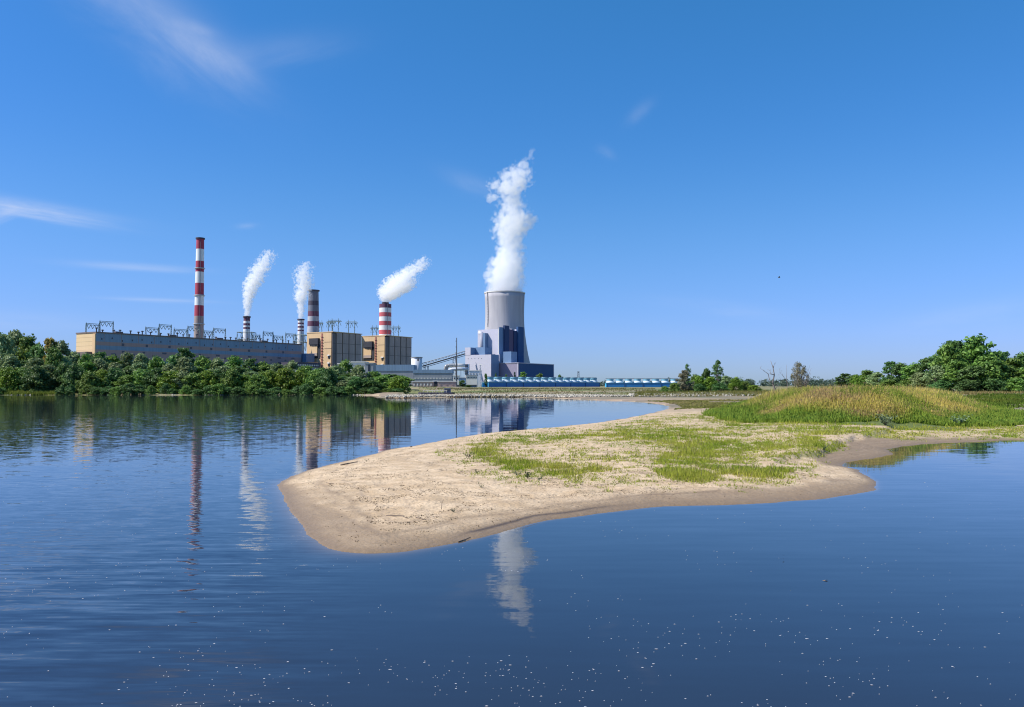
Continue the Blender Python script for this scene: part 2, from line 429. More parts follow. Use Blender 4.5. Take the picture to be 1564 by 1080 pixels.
ground = np_obj('ground', np.c_[X, Y, Z], grid_faces(*gx.shape), gm, smooth=True,
    attr={'grass': dens, 'wet': np.clip(wet, 0, 1), 'mud': mud, 'edge': edge, 'meadow': np.clip(meadow, 0, 1), 'farland': far, 'shore': np.clip(S, -1, 60)})
tag(ground, kind='structure')

# ------------------------------------------------------------------ river
wang = np.concatenate([np.linspace(-1.45, -.66, 20)[:-1], np.linspace(-.66, .66, 330), np.linspace(.66, 1.45, 20)[1:]])
wd = np.unique(np.concatenate([[.5, 3, 6], F*HCAM/(np.arange(1300, 606, -2.2)-588.5), np.geomspace(350, 2500, 8)[1:]]))
wx, wy = polar(wang, wd); WX, WY = wx.ravel(), wy.ravel()
WS = land_sdf(WX, WY)
shal = np.exp(np.clip(WS, None, 0)/(.10+.32*(1-sst(540, 780, proj(WX, WY, 0*WX)[0]))*(WY < 42)))*(np.hypot(WX, WY) < 90)
wm, nt, out = new_mat('river_water')
b = N(nt, 'ShaderNodeBsdfPrincipled', Roughness=.02, IOR=1.5); L(nt, b, 0, out, 0)
tc = N(nt, 'ShaderNodeNewGeometry')
nt.links.new(mixc(nt, attr('shallow'), (.018, .023, .034), (.15, .11, .075)), b.inputs['Base Color'])
def wnoise(sx, sy, rot=0, det=2.0):
    mp = N(nt, 'ShaderNodeMapping'); mp.inputs['Scale'].default_value = (sx, sy, 1); mp.inputs['Rotation'].default_value = (0, 0, rot)
    L(nt, tc, 'Position', mp, 0)
    n = N(nt, 'ShaderNodeTexNoise', Scale=1.0, Detail=det); L(nt, mp, 0, n, 'Vector')
    v = N(nt, 'ShaderNodeVectorMath'); v.operation = 'SUBTRACT'; v.inputs[1].default_value = (.5, .5, .5)
    L(nt, n, 1, v, 0); return v.outputs[0]
def vscale(v, s):
    n = N(nt, 'ShaderNodeVectorMath'); n.operation = 'SCALE'; nt.links.new(v, n.inputs[0])
    if isinstance(s, (int, float)): n.inputs['Scale'].default_value = s
    else: nt.links.new(s, n.inputs['Scale'])
    return n.outputs[0]
def vadd(a, c):
    n = N(nt, 'ShaderNodeVectorMath'); n.operation = 'ADD'; nt.links.new(a, n.inputs[0]); nt.links.new(c, n.inputs[1]); return n.outputs[0]
sp = N(nt, 'ShaderNodeSeparateXYZ'); L(nt, tc, 'Position', sp, 0)
# wind roughness: more on the open river to the left, calm in the bay and the inlet
ratio = mathn(nt, 'DIVIDE', sp.outputs[0], mathn(nt, 'ADD', sp.outputs[1], 1.0))
left = ramp(ratio, -.12, -.34)
patch = ramp(nz(.03, 3), .38, .62)
rough_left = mathn(nt, 'MULTIPLY', left, mathn(nt, 'MULTIPLY_ADD', patch, .5, .6))
nearr = mathn(nt, 'MULTIPLY', ramp(ratio, -.10, -.35), ramp(sp.outputs[1], 34, 20))
chop = vadd(vscale(wnoise(.7, 5.5, .28, 2.0), mathn(nt, 'MULTIPLY', nearr, .16)), vadd(vscale(wnoise(.9, 2.6, .15), mathn(nt, 'MULTIPLY_ADD', rough_left, .085, .007)),
            vscale(wnoise(3.5, 8.0, -.1), mathn(nt, 'MULTIPLY_ADD', rough_left, .055, .006))))
# slow wave trains low left and faint swell everywhere
near = mathn(nt, 'MULTIPLY', ramp(ratio, -.18, -.40), ramp(sp.outputs[1], 28, 17))
swell = vadd(vscale(wnoise(.28, 2.6, .30, 3.0), mathn(nt, 'MULTIPLY_ADD', near, .20, .026)), vscale(wnoise(.35, 1.1, .30, 1.0), .012))
tot = vadd(chop, swell)
mm = N(nt, 'ShaderNodeVectorMath'); mm.operation = 'MULTIPLY'; mm.inputs[1].default_value = (.8, 1, 0); nt.links.new(tot, mm.inputs[0])
ad = N(nt, 'ShaderNodeVectorMath'); ad.operation = 'ADD'; ad.inputs[1].default_value = (0, 0, 1); nt.links.new(mm.outputs[0], ad.inputs[0])
nm = N(nt, 'ShaderNodeVectorMath'); nm.operation = 'NORMALIZE'; nt.links.new(ad.outputs[0], nm.inputs[0])
nt.links.new(nm.outputs[0], b.inputs['Normal'])
water = np_obj('water', np.c_[WX, WY, np.zeros(len(WX))], grid_faces(*wx.shape), wm, attr={'shallow': np.clip(shal, 0, 1)})
tag(water, kind='structure')

# ------------------------------------------------------------------ foam flecks on the water
def foam():
    vs, fs = [], []
    rs = np.random.RandomState(5); n = 0; k = 0
    while k < 1250:
        px = rs.uniform(-60, 1624); py = 1120-(rs.rand()**1.5)*400
        x, y = G(px, py)
        cl = fbm(np.array([x*.5]), np.array([y*.5]), 3, 99)[0]
        if rs.rand() > (cl-.35)*4*(1.2-.85*px/1564): continue
        if land_sdf(np.array([x]), np.array([y]))[0] > -.5: continue
        k += 1
        r = .0045+.010*rs.rand()**2.4*(1 if rs.rand() > .05 else 2.2); m = rs.randint(5, 8); a0 = rs.rand()*6; el = rs.uniform(1, 2.4)
        base = len(vs); vs.append((x, y, .010))
        for i in range(m):
            t = a0+2*PI*i/m; rr = r*rs.uniform(.6, 1.3)
            vs.append((x+rr*math.cos(t)*el, y+rr*math.sin(t)*.9, .004))
        for i in range(m): fs.append((base, base+1+i, base+1+(i+1) % m))
    return np.array(vs), np.array(fs)
fv, ff = foam()
fm = surf('river_foam', (.50, .50, .52), rough=.6, var=.05)
tag(np_obj('foam', fv, ff, fm), 'small white foam flecks drifting on the dark water in front', 'foam', kind='stuff')

# ------------------------------------------------------------------ low grass on the bar
def blades(x, y, z, h, w, col, nb, rs, lean=.35, tipcol=None):
    """nb triangles per tuft"""
    n = len(x); X_ = np.repeat(x, nb); Y_ = np.repeat(y, nb); Z_ = np.repeat(z, nb)
    H_ = np.repeat(h, nb)*rs.uniform(.55, 1.15, n*nb); W_ = np.repeat(w, nb)*rs.uniform(.7, 1.3, n*nb)
    a = rs.uniform(0, 2*PI, n*nb); sprd = np.repeat(h, nb)*.35
    bx = X_+rs.normal(0, 1, n*nb)*sprd; by = Y_+rs.normal(0, 1, n*nb)*sprd
    lx = rs.normal(0, lean, n*nb)*H_; ly = rs.normal(0, lean, n*nb)*H_
    dx, dy = np.cos(a)*W_*.5, np.sin(a)*W_*.5
    V = np.empty((n*nb, 3, 3))
    V[:, 0] = np.c_[bx-dx, by-dy, Z_-.02]; V[:, 1] = np.c_[bx+dx, by+dy, Z_-.02]; V[:, 2] = np.c_[bx+lx, by+ly, Z_+H_]
    cc = np.repeat(col, nb, axis=0)*rs.uniform(.75, 1.25, (n*nb, 1))
    tc_ = cc if tipcol is None else np.repeat(tipcol, nb, axis=0)*rs.uniform(.8, 1.2, (n*nb, 1))
    Cc = np.stack([cc, cc, tc_], axis=1).reshape(-1, 3)
    return V.reshape(-1, 3), np.arange(n*nb*3).reshape(-1, 3), np.clip(Cc, 0, 1)
def join(parts):
    vs, fs, cs = [], [], []; o = 0
    for v, f, c in parts:
        vs.append(v); fs.append(f+o); cs.append(c); o += len(v)
    return np.concatenate(vs), np.concatenate(fs), np.concatenate(cs)
def sample_px(n, x0, x1, y0, y1, rs, z=.5):
    px = rs.uniform(x0, x1, n); py = rs.uniform(y0, y1, n)
    t = ct*F; v = CY-py; c = F*st+v*ct; s = (z-HCAM)/c
    return (px-CX)*s, (F*ct-v*st)*s
def mixcol(t, a, b): return np.outer(1-t, a)+np.outer(t, b)
rs = np.random.RandomState(21)
gx_, gy_ = sample_px(230000, 660, 1640, 628, 745, rs)
gs_ = land_sdf(gx_, gy_); gz_ = height(gx_, gy_, gs_); pxx, pyy = proj(gx_, gy_, gz_)
gd = grass_density(pxx, pyy, gx_, gy_)
keep = (rs.rand(len(gx_)) < gd*.85) & (gs_ > .5) & (sdf(mound_poly, gx_, gy_) < 2)
gx_, gy_, gz_, gd = gx_[keep], gy_[keep], gz_[keep], gd[keep]
tn = np.clip(fbm(gx_*.25, gy_*.25, 4, 120)*2.2-.6, 0, 1)
D_ = np.hypot(gx_, gy_)
col = mixcol(tn, (.23, .31, .03), (.42, .41, .07)); dry = rs.rand(len(gx_)) < .10; col[dry] = (.38, .30, .14)
hh = rs.uniform(.05, .15, len(gx_))*(1+1.4*(rs.rand(len(gx_)) < .06))*(.6+.8*gd)*(1+.5*(fbm(gx_*.4, gy_*.4, 2, 130) > .6))
p1 = blades(gx_, gy_, gz_, hh, .012+D_*.0006, col, 3, rs)
M['grass'] = colmat('grass_blades', .3)
tag(np_obj('grass', p1[0], p1[1], M['grass'], col=p1[2]), 'short patchy green grass growing on the pale sandbar', 'grass', kind='stuff')

# ------------------------------------------------------------------ tall weeds on the mound and behind
rs = np.random.RandomState(22)
def in_w(n, x0, x1, y0, y1): return rs.uniform(x0, x1, n), rs.uniform(y0, y1, n)
mx_, my_ = in_w(170000, 20, 175, 88, 260)
w_ = rs.rand(len(mx_)) < (112/np.hypot(mx_, my_))**1.7
ex_, ey_ = in_w(110000, 20, 80, 86, 118)
mx_, my_ = np.concatenate([mx_[w_], ex_]), np.concatenate([my_[w_], ey_])
ms_ = mound_s(mx_, my_)
k = ms_ > -3.2+(fbm(mx_*.6, my_*.6, 2, 159)-.5)*1.5; mx_, my_, ms_ = mx_[k], my_[k], ms_[k]
mz_ = height(mx_, my_)
low = sst(4.5, 1.0, ms_+(fbm(mx_*.15, my_*.15, 3, 151)-.5)*6)                                # foot of the mound: green leafy
nn = fbm(mx_*.12, my_*.12, 4, 150); n3 = fbm(mx_*.2, my_*.2, 4, 155)
ht = (.55+.75*sst(-1, 9, ms_))*(.45+1.1*fbm(mx_*.9, my_*.9, 3, 157))*rs.uniform(.5, 1.2, len(mx_))
green = np.array((.17, .26, .03)); gold = np.array((.66, .52, .14)); tan = np.array((.50, .33, .17)); olive = np.array((.32, .33, .06))
base = mixcol(np.clip(low+sst(.5, .62, nn)*.5, 0, 1), olive, green)
tip = mixcol(sst(.46, .66, n3), gold, tan); gmix = np.clip(low*1.1+sst(.5, .62, nn), 0, 1)*.85
tip = tip*(1-gmix[:, None])+green*gmix[:, None]*1.15
p1 = blades(mx_, my_, mz_, ht, .05+np.hypot(mx_, my_)*.0006, base, 3, rs, lean=.26, tipcol=tip)
# seed heads
k = (rs.rand(len(mx_)) < .55) & (low < .6)
hx, hy, hz, hh2 = mx_[k], my_[k], mz_[k], ht[k]
def seeds(x, y, z, s, col, rs):
    n = len(x); ang_ = rs.rand(n)*PI; V = np.empty((n, 4, 3)); c, sn = np.cos(ang_)*s, np.sin(ang_)*s
    V[:, 0] = np.c_[x-c, y-sn, z]; V[:, 1] = np.c_[x, y, z-s*1.3]; V[:, 2] = np.c_[x+c, y+sn, z]; V[:, 3] = np.c_[x+s*.2, y+s*.2, z+s*1.8]
    q = np.arange(n*4).reshape(-1, 4); f = np.concatenate([q[:, [0, 1, 2]], q[:, [0, 2, 3]]])
    return V.reshape(-1, 3), f, np.repeat(col, 4, axis=0)
sc = mixcol(rs.rand(len(hx)), (.46, .36, .13), (.36, .22, .13))
p2 = seeds(hx+rs.normal(0, .08, len(hx)), hy+rs.normal(0, .08, len(hx)), hz+hh2*rs.uniform(.6, 1.05, len(hx)), rs.uniform(.025, .065, len(hx)), sc, rs)
# broad leaves low in the stand
k = (low > .25) | (rs.rand(len(low)) < .45)
lx_, ly_, lz_ = mx_[k], my_[k], mz_[k]
lk = low[k][:, None]; lc = mixcol(rs.rand(len(lx_)), (.10, .19, .03), (.24, .33, .05))*lk+(1-lk)*mixcol(rs.rand(len(lx_))**1.5, (.26, .28, .05), (.62, .48, .14))
p3 = seeds(lx_, ly_, lz_+rs.uniform(.1, .95, len(lx_))*ht[k], rs.uniform(.04, .11, len(lx_)), lc, rs)
mv = join([p1, p2, p3])
tag(np_obj('tall_weeds', mv[0], mv[1], M['grass'], col=mv[2]), 'tall golden and green weeds gone to seed covering the mound', 'weeds', kind='stuff')

# far meadow strips: rough grass on the far bank, the flat behind the mound and the river edge
rs = np.random.RandomState(23)
parts = []
def strip_pts(n, px0, px1, D0, D1):
    D = np.sqrt(rs.uniform(D0**2, D1**2, n)); px = rs.uniform(px0, px1, n); return (px-CX)/F*D, D
for n, a, b_, d0, d1, h0, h1, ca, cb in ((9000, 970, 1175, 300, 400, .5, 1.3, (.11, .15, .03), (.27, .22, .08)),
                                     (9000, 1370, 1700, 150, 300, .4, 1.1, (.07, .14, .02), (.14, .17, .03)),
                                     (5000, 1370, 1700, 300, 345, .6, 1.2, (.30, .24, .10), (.26, .22, .08)),
                                     (5000, 640, 1000, 350, 640, .3, .8, (.13, .14, .05), (.26, .21, .10)),
                                     (9000, 985, 1200, 150, 235, .1, .35, (.17, .20, .04), (.30, .26, .10)),
                                     (9000, -60, 104, 399.5, 409, .7, 1.9, (.17, .22, .04), (.34, .33, .08)),
                                     (2500, 270, 420, 402, 409, .6, 1.6, (.14, .17, .04), (.24, .22, .07)),
                                     (2500, 430, 620, 401, 407, .5, 1.3, (.09, .12, .03), (.16, .16, .05))):
    x, y = strip_pts(n, a, b_, d0, d1); s_ = land_sdf(x, y); nz_ = fbm(x*.05, y*.08, 3, 170)
    k = (s_ > 3) & (nz_ > .42) if a > 600 else (s_ > 1.0)
    x, y = x[k], y[k]; z = height(x, y)
    parts.append(blades(x, y, z, rs.uniform(h0, h1, len(x)), np.full(len(x), .35), mixcol(np.clip(nz_[k]*2.4-.8, 0, 1), ca, cb), 3, rs, lean=.25))
mv = join(parts)
tag(np_obj('meadow_grass', mv[0], mv[1], M['grass'], col=mv[2]), 'rough green and straw coloured grass along the far banks', 'grass', kind='stuff')

# riprap stones on the far bank and the tree bank's foot
def stones(pts, sizes, rs):
    base = np.array([(1, 0, 0), (-1, 0, 0), (0, 1, 0), (0, -1, 0), (0, 0, 1), (0, 0, -1)], float)
    fc = np.array([(0, 2, 4), (2, 1, 4), (1, 3, 4), (3, 0, 4), (2, 0, 5), (1, 2, 5), (3, 1, 5), (0, 3, 5)])
    n = len(pts); V = base[None]*(sizes[:, None, None])*rs.uniform(.5, 1.3, (n, 6, 1))*np.array([1.2, 1.0, .75])
    a = rs.rand(n)*PI; c, s = np.cos(a)[:, None], np.sin(a)[:, None]
    Vx = V[:, :, 0]*c-V[:, :, 1]*s; Vy = V[:, :, 0]*s+V[:, :, 1]*c
    V = np.stack([Vx, Vy, V[:, :, 2]], 2)+pts[:, None, :]
    F_ = (fc[None]+np.arange(n)[:, None, None]*6).reshape(-1, 3)
    g = rs.uniform(.35, 1.35, (n, 1)); cc = np.array([[.38, .35, .29]])*g
    return V.reshape(-1, 3), F_, np.repeat(cc, 6, axis=0)
rs = np.random.RandomState(31)
M['stone'] = colmat('rough_stone', 0.0)
x, y = strip_pts(9000, 590, 1165, 300, 350); s_ = land_sdf(x, y)
k = (s_ > 3) & (s_ < 34+60*(x/y > .15)) & (fbm(x*.04, y*.12, 3, 180) > .36); x, y = x[k], y[k]
p1 = stones(np.c_[x, y, height(x, y)+.15], rs.uniform(.25, .75, len(x)), rs)
x, y = strip_pts(5000, -300, 625, 396, 408); s_ = land_sdf(x, y); k = (s_ > -.6) & (s_ < 2.5) & (fbm(x*.08, y*.05, 3, 184) > .40); x, y = x[k], y[k]
p2 = stones(np.c_[x, y, height(x, y)+.1], rs.uniform(.2, .6, len(x)), rs)
mv = join([p1, p2])
tag(np_obj('stones', mv[0], mv[1], M['stone'], col=mv[2]), 'pale broken stones lining the far river banks', 'stones', kind='stuff')

# ------------------------------------------------------------------ debris on the bar: twigs, bits, stranded things
def gz(px, py):
    a_, b2_, c_ = ray(px, py); Dm = np.concatenate([np.linspace(15, 80, 1400), np.linspace(80.1, 400, 2500)])
    xx_ = a_/b2_*Dm; zr_ = HCAM+c_/b2_*Dm; hh_ = height(xx_, Dm); k_ = int(np.argmax(zr_ <= hh_))
    return Vector((xx_[k_], Dm[k_], hh_[k_]))
def gz_flat(px, py):
    x, y = G(px, py, .3); z = float(height(np.array([x]), np.array([y]))[0])
    x, y = G(px, py, z); z = float(height(np.array([x]), np.array([y]))[0]); return Vector((x, y, z))
rs = np.random.RandomState(41)
parts = []
x, y = sample_px(90000, 470, 1330, 672, 835, rs, .3); s_ = land_sdf(x, y)
fb = fbm(x*.6, y*1.2, 4, 190)
wl = np.abs(((s_+fbm(x*.5, y*.5, 3, 7)*2.2) % 1.9)-.5) < .13
k = ((s_ > 2.2) | ((s_ > .5) & (rs.rand(len(x)) < .10))) & (((fb > .56) & (rs.rand(len(x)) < .5)) | (wl & (fb > .42) & (rs.rand(len(x)) < .8)))
x, y = x[k], y[k]; z = height(x, y)
parts.append(blades(x, y, z, np.full(len(x), .03), rs.uniform(.02, .07, len(x)), mixcol(rs.rand(len(x)), (.07, .05, .035), (.22, .17, .11)), 2, rs, lean=1.6))
mv = join(parts)
tag(np_obj('debris', mv[0], mv[1], M['stone'], col=mv[2]), 'dark specks and bits of plant debris strewn on the sand', 'debris', kind='stuff')

def stick(name, pts, r, label, cat, mat=None, forks=()):
    b_ = MB(); P = [gz(px, py)+Vector((0, 0, dz)) for px, py, dz in pts]
    b_.tube(P, [r*(1-.6*i/(len(P)-1)) for i in range(len(P))], 6)
    for i, (dx, dy, dz) in forks:
        b_.tube([P[i], P[i]+Vector((dx, dy, dz))*.5, P[i]+Vector((dx, dy, dz))], [r*.5, r*.4, r*.15], 5)
    return tag(b_.build(name, mat or M['wood'], smooth=True), label, cat)
stick('driftwood', [(520, 711, .03), (528, 710, .05), (537, 708, .04), (546, 706, .03)], .05, 'long dark branch lying on the sand near the upper edge of the bar', 'driftwood', forks=[(1, (.12, .2, .06))])
stick('driftwood', [(590, 788, .015), (603, 789, .03), (614, 789, .03), (622, 792, .015)], .022, 'thin curved twig lying on the sand in the middle of the bar', 'driftwood', forks=[(2, (.1, -.1, .02))])
stick('driftwood', [(636, 791, .015), (645, 794, .02), (652, 795, .01)], .018, 'short dark twig lying just right of the curved twig', 'driftwood')
stick('driftwood', [(700, 829, .01), (710, 825, .015), (719, 821, .01)], .016, 'thin dark twig lying close to the lower water edge', 'driftwood')
stick('driftwood', [(498, 738, .015), (504, 739, .02), (510, 738.5, .01)], .02, 'small dark stick lying alone near the left tip of the bar', 'driftwood')
stick('driftwood', [(778, 819, .02), (790, 812, .03), (806, 806, .03), (824, 800, .02)], .03, 'long half buried dark root along the lower shoreline', 'driftwood')
b_ = MB(); p = gz(674, 778)
b_.tube([p-Vector((0, 0, .05)), p+Vector((.02, 0, .22)), p+Vector((.10, 0, .40))], [.012, .009, .004], 5)
b_.tube([p+Vector((.02, 0, .22)), p+Vector((-.05, 0, .30))], [.006, .003], 4)
tag(b_.build('upright_twig', M['wood']), 'thin bare twig standing upright in the sand', 'twig')
# grey stone on the far edge of the bar
def rock(px, py, s, label, col=(.20, .19, .18)):
    p = gz(px, py); bm = bmesh.new(); bmesh.ops.create_icosphere(bm, subdivisions=3, radius=1)
    for v in bm.verts:
        n_ = mnoise.noise(v.co*1.6+Vector((px, 0, 0)))*.35
        v.co = Vector((v.co.x*1.5, v.co.y, v.co.z*.75))*(1+n_)*s
    me = bpy.data.meshes.new('rock'); bm.to_mesh(me); bm.free(); me.polygons.foreach_set('use_smooth', [True]*len(me.polygons))
    me.materials.append(surf('grey_rock', col, var=.3, scale=3))
    o = bpy.data.objects.new('rock', me); C.objects.link(o); o.location = p+Vector((0, 0, s*.45)); return tag(o, label, 'rock')
rock(630, 680.5, .14, 'small grey rock sitting alone on the upper water edge of the bar')
rock(628, 683, .07, 'little dark rock right below the small grey rock', (.1, .09, .08))

# small weeds on the bar
def weed(px, py, h, nst, label, cols=((.05, .09, .03), (.10, .15, .05)), seed=0, group=None):
    p = gz(px, py); rs = np.random.RandomState(seed+500)
    t = thing('sand_weed', p, label, 'weed', group)
    b_ = MB(); lv, lf, tn = [], [], []
    for i in range(nst):
        a = rs.rand()*2*PI; l = h*rs.uniform(.5, 1.1); sp_ = rs.uniform(.3, 1.1)
        q0 = Vector((0, 0, 0)); q1 = Vector((math.cos(a)*l*sp_*.5, math.sin(a)*l*sp_*.5, l*.55)); q2 = Vector((math.cos(a)*l*sp_, math.sin(a)*l*sp_, l*.9))
        b_.tube([p+q0, p+q1, p+q2], [.006, .004, .002], 4)
        for k in range(7):
            c = q0.lerp(q2, rs.uniform(.25, 1))+Vector(rs.normal(0, .02, 3)); s = h*rs.uniform(.08, .16)
            u = Vector(rs.normal(0, 1, 3)).normalized(); w = u.orthogonal().normalized()
            n0 = len(lv); lv += [tuple(c-u*s), tuple(c+w*s*.45), tuple(c+u*s), tuple(c-w*s*.45)]; lf.append((n0, n0+1, n0+2, n0+3)); tn += [rs.rand()]*4
    b_.build('stem', M['bark'], t)
    np_obj('leaves', np.array(lv), np.array(lf), leafmat('weed_leaves', *cols), attr={'tint': tn}, parent=t)
weed(806, 731, .42, 9, 'dark leafy weed clump on pale sand in front of the grass', seed=1)
weed(790, 727, .30, 8, 'low dark weed just left of the leafy clump', seed=2)
weed(824, 734, .26, 7, 'small weed just right of the leafy clump', seed=3)
weed(692, 782, .16, 6, 'tiny dark weed standing alone on bare sand', seed=4)
weed(735, 745, .22, 5, 'thin spiky weed on bare sand left of the leafy clump', seed=5)
weed(716, 700, .55, 6, 'tall thin stalked weed at the left end of the grass', ((.14, .14, .07), (.2, .18, .1)), seed=6)
weed(560, 705, .18, 6, 'low dark weed beside the long dark branch', seed=7)
weed(728, 723, .22, 7, 'dark creeping weed on the sand below the grass ring', seed=8)
weed(1258, 688, .45, 10, 'bushy green weed on the lip of the cut bank', ((.06, .11, .02), (.14, .18, .04)), seed=9)
for i, (px, lab) in enumerate(((1352, 'big leaved pale weed at the foot of the mound, left one'), (1463, 'big leaved pale weed at the foot of the mound near its right end'))):
    weed(px, 650, 1.25, 34, lab, ((.10, .17, .06), (.26, .33, .18)), seed=20+i)
# floating leaf
b_ = MB(); x, y = G(1260, 887)
b_.face([(x-.07, y, .004), (x-.02, y-.03, .012), (x+.05, y-.01, .03), (x+.08, y+.02, .012), (x, y+.035, .006)])
tag(b_.build('floating_leaf', surf('dry_leaf', (.55, .33, .14))), 'dry orange leaf floating alone on the dark water', 'leaf')
# bird in the sky
p = at(1190, 424, 120)
t = thing('flying_bird', p, 'tiny dark bird flying alone in the right half of the sky', 'bird')
b_ = MB(); b_.tube([p+Vector((-.17, 0, 0)), p+Vector((-.08, 0, .01)), p+Vector((.04, 0, .02)), p+Vector((.13, 0, .04)), p+Vector((.18, 0, .03))], [.015, .07, .08, .045, .008], 8)
for sgn in (-1, 1):
    b_.face([p+Vector((.08, 0, .05)), p+Vector((-.06, 0, .05)), p+Vector((-.12, sgn*.30, .16)), p+Vector((0, sgn*.33, .18))])
b_.build('body', M['dsteel'], t)

# ------------------------------------------------------------------ trees
LM = {'green': leafmat('leaves_green', (0.083, 0.173, 0.031), (0.248, 0.379, 0.069)),
      'dark': leafmat('leaves_dark', (0.049, 0.116, 0.031), (0.139, 0.248, 0.062)),
      'grey': leafmat('leaves_grey_green', (0.13, 0.195, 0.074), (0.357, 0.436, 0.184)),
      'bright': leafmat('leaves_bright', (0.093, 0.17, 0.017), (0.238, 0.34, 0.037)),
      'autumn': leafmat('leaves_turning', (0.153, 0.145, 0.034), (0.408, 0.272, 0.076)),
      'dry': leafmat('leaves_dry', (.12, .115, .065), (.27, .245, .15)),
      'far': leafmat('leaves_far_haze_tint', (0.076, 0.128, 0.093), (0.145, 0.204, 0.145))}  # bluish tint puts slight distance haze into the leaf colour
TREES = {}
def make_tree(kind, h, rx, seed, crown_lo=.18, nclump=60, per=46, leaf=.50, shape='round', name='tree'):
    rs = np.random.RandomState(seed)
    t = thing(name, (0, 0, 0), 'x', 'tree')
    b_ = MB()
    tr = [Vector((0, 0, -.5))]; top = h*(.8 if shape != 'bush' else .5)
    for i in range(1, 6): tr.append(Vector((rs.normal(0, .02*h), rs.normal(0, .02*h), top*i/5)))
    r0 = h*.022+.05
    b_.tube(tr, [r0*(1-.85*i/5) for i in range(6)], 7)
    cl = []
    for i in range(nclump):
        u = rs.rand(); zf = crown_lo+(1-crown_lo)*(u**.85)
        if shape == 'round': env = math.sin(PI*min(1, max(.0, (zf-crown_lo)/(1.02-crown_lo)))**.75)**.55
        elif shape == 'tall': env = (1-abs((zf-.5)/.56)**2.2) if zf < 1 else 0; env = max(env, .12)**.6
        elif shape == 'bush': env = max(.05, 1-(zf)**3)**.5
        elif shape == 'cone': env = max(.08, 1.05-zf)
        a = rs.rand()*2*PI; q = rs.rand()**.42
        lump = .72+.5*mnoise.noise(Vector((math.cos(a)*1.3, math.sin(a)*1.3, zf*3.2+seed)))+.1
        r = rx*env*q*lump*1.05
        cl.append(Vector((math.cos(a)*r, math.sin(a)*r, zf*h)))
    for i, c in enumerate(cl):
        if i % 4 == 0:
            s = tr[min(5, max(1, int(c.z/top*4)))]
            s = Vector((s.x, s.y, min(s.z, c.z*.8)))
            b_.tube([s, s.lerp(c, .5)+Vector((0, 0, -.03*h)), c], [r0*.4, r0*.25, r0*.08], 5)
    b_.build('trunk', M['bark'], t)
    V, Tn = [], []
    cr = rx*.30
    for c in cl:
        m = per; cs = cr*rs.uniform(.55, 1.25); tint = np.clip(rs.normal(.5, .25), 0, 1)
        d = rs.normal(0, 1, (m, 3)); d /= np.linalg.norm(d, axis=1)[:, None]
        pos = np.array(c)+d*(cs*rs.uniform(.35, 1.1, (m, 1)))*np.array([1, 1, .72])
        nrm = d+rs.normal(0, .6, (m, 3))+np.array([0, 0, .35]); nrm /= np.linalg.norm(nrm, axis=1)[:, None]
        up = rs.normal(0, 1, (m, 3)); u = np.cross(nrm, up); u /= np.linalg.norm(u, axis=1)[:, None]; w = np.cross(nrm, u)
        s = leaf*rs.uniform(.55, 1.3, (m, 1)); a = s*u; b2 = s*.62*w
        q = np.stack([pos-a, pos-b2+a*.1, pos+a, pos+b2-a*.1], 1); V.append(q.reshape(-1, 3))
        Tn.append(np.repeat(np.clip(tint+rs.normal(0, .18, m), 0, 1), 4))
    V = np.concatenate(V); V[:, 2] = np.maximum(V[:, 2], .02)
    np_obj('crown', V, np.arange(len(V)).reshape(-1, 4), LM[kind], attr={'tint': np.concatenate(Tn)}, parent=t)
    return t, h, rx
PROTO = {
 'green1': make_tree('green', 14, 5.2, 1, nclump=75), 'green2': make_tree('green', 14, 5.6, 2, nclump=85, crown_lo=.1),
 'dark1': make_tree('dark', 16, 5.0, 3, nclump=75, shape='tall', crown_lo=.12), 'dark2': make_tree('dark', 13, 5.2, 4, nclump=75, crown_lo=.08),
 'grey1': make_tree('grey', 13, 5.6, 5, nclump=85, crown_lo=.05, leaf=.42, per=56), 'grey2': make_tree('grey', 12, 5.0, 6, nclump=75, crown_lo=.03, leaf=.40, per=56),
 'autumn': make_tree('autumn', 15, 3.6, 7, nclump=55, shape='tall'),
 'bright1': make_tree('bright', 6, 4.2, 8, nclump=80, shape='bush', crown_lo=.02, leaf=.28, per=50), 'bright2': make_tree('bright', 6, 3.6, 9, nclump=70, shape='bush', crown_lo=.02, leaf=.28, per=50),
 'bush': make_tree('green', 6, 4.2, 10, nclump=75, shape='bush', crown_lo=.02, leaf=.3, per=50), 'dbush': make_tree('dark', 6, 4.0, 12, nclump=70, shape='bush', crown_lo=.02, leaf=.3, per=50),
 'dry': make_tree('dry', 8, 3.4, 13, nclump=80, crown_lo=.02, leaf=.24, per=60), 'thin': make_tree('dark', 15, 3.8, 14, nclump=80, crown_lo=.25, per=20, leaf=.36),
 'far2': make_tree('far', 12, 4.5, 16, nclump=36, per=30, leaf=.9, crown_lo=.05, shape='tall'),
}
used = set(); LABELS = set()
def place(kind, x, y, hgt, wid, label, cat='tree', group=None, rz=None, name=None, z=None):
    t0, h, rx = PROTO[kind]
    if kind in used:
        t = t0.copy(); C.objects.link(t)
        for ch in list(t0.children):
            c = ch.copy(); C.objects.link(c); c.parent = t
    else: t = t0; used.add(kind)
    if name and kind in ('bright1', 'bright2', 'bush', 'dbush', 'dry'): t.name = name
    if group and ('left bank' in group or 'wood on the right' in group): wid *= 1.25
    if z is None: z = float(height(np.array([x]), np.array([y]))[0])
    t.location = (x, y, z-.15); t.rotation_euler = (0, 0, random.uniform(0, 6.28) if rz is None else rz)
    sx = wid/(2*rx); t.scale = (sx, sx, hgt/h)
    assert label not in LABELS, label
    LABELS.add(label)
    tag(t, label, cat, group); return t
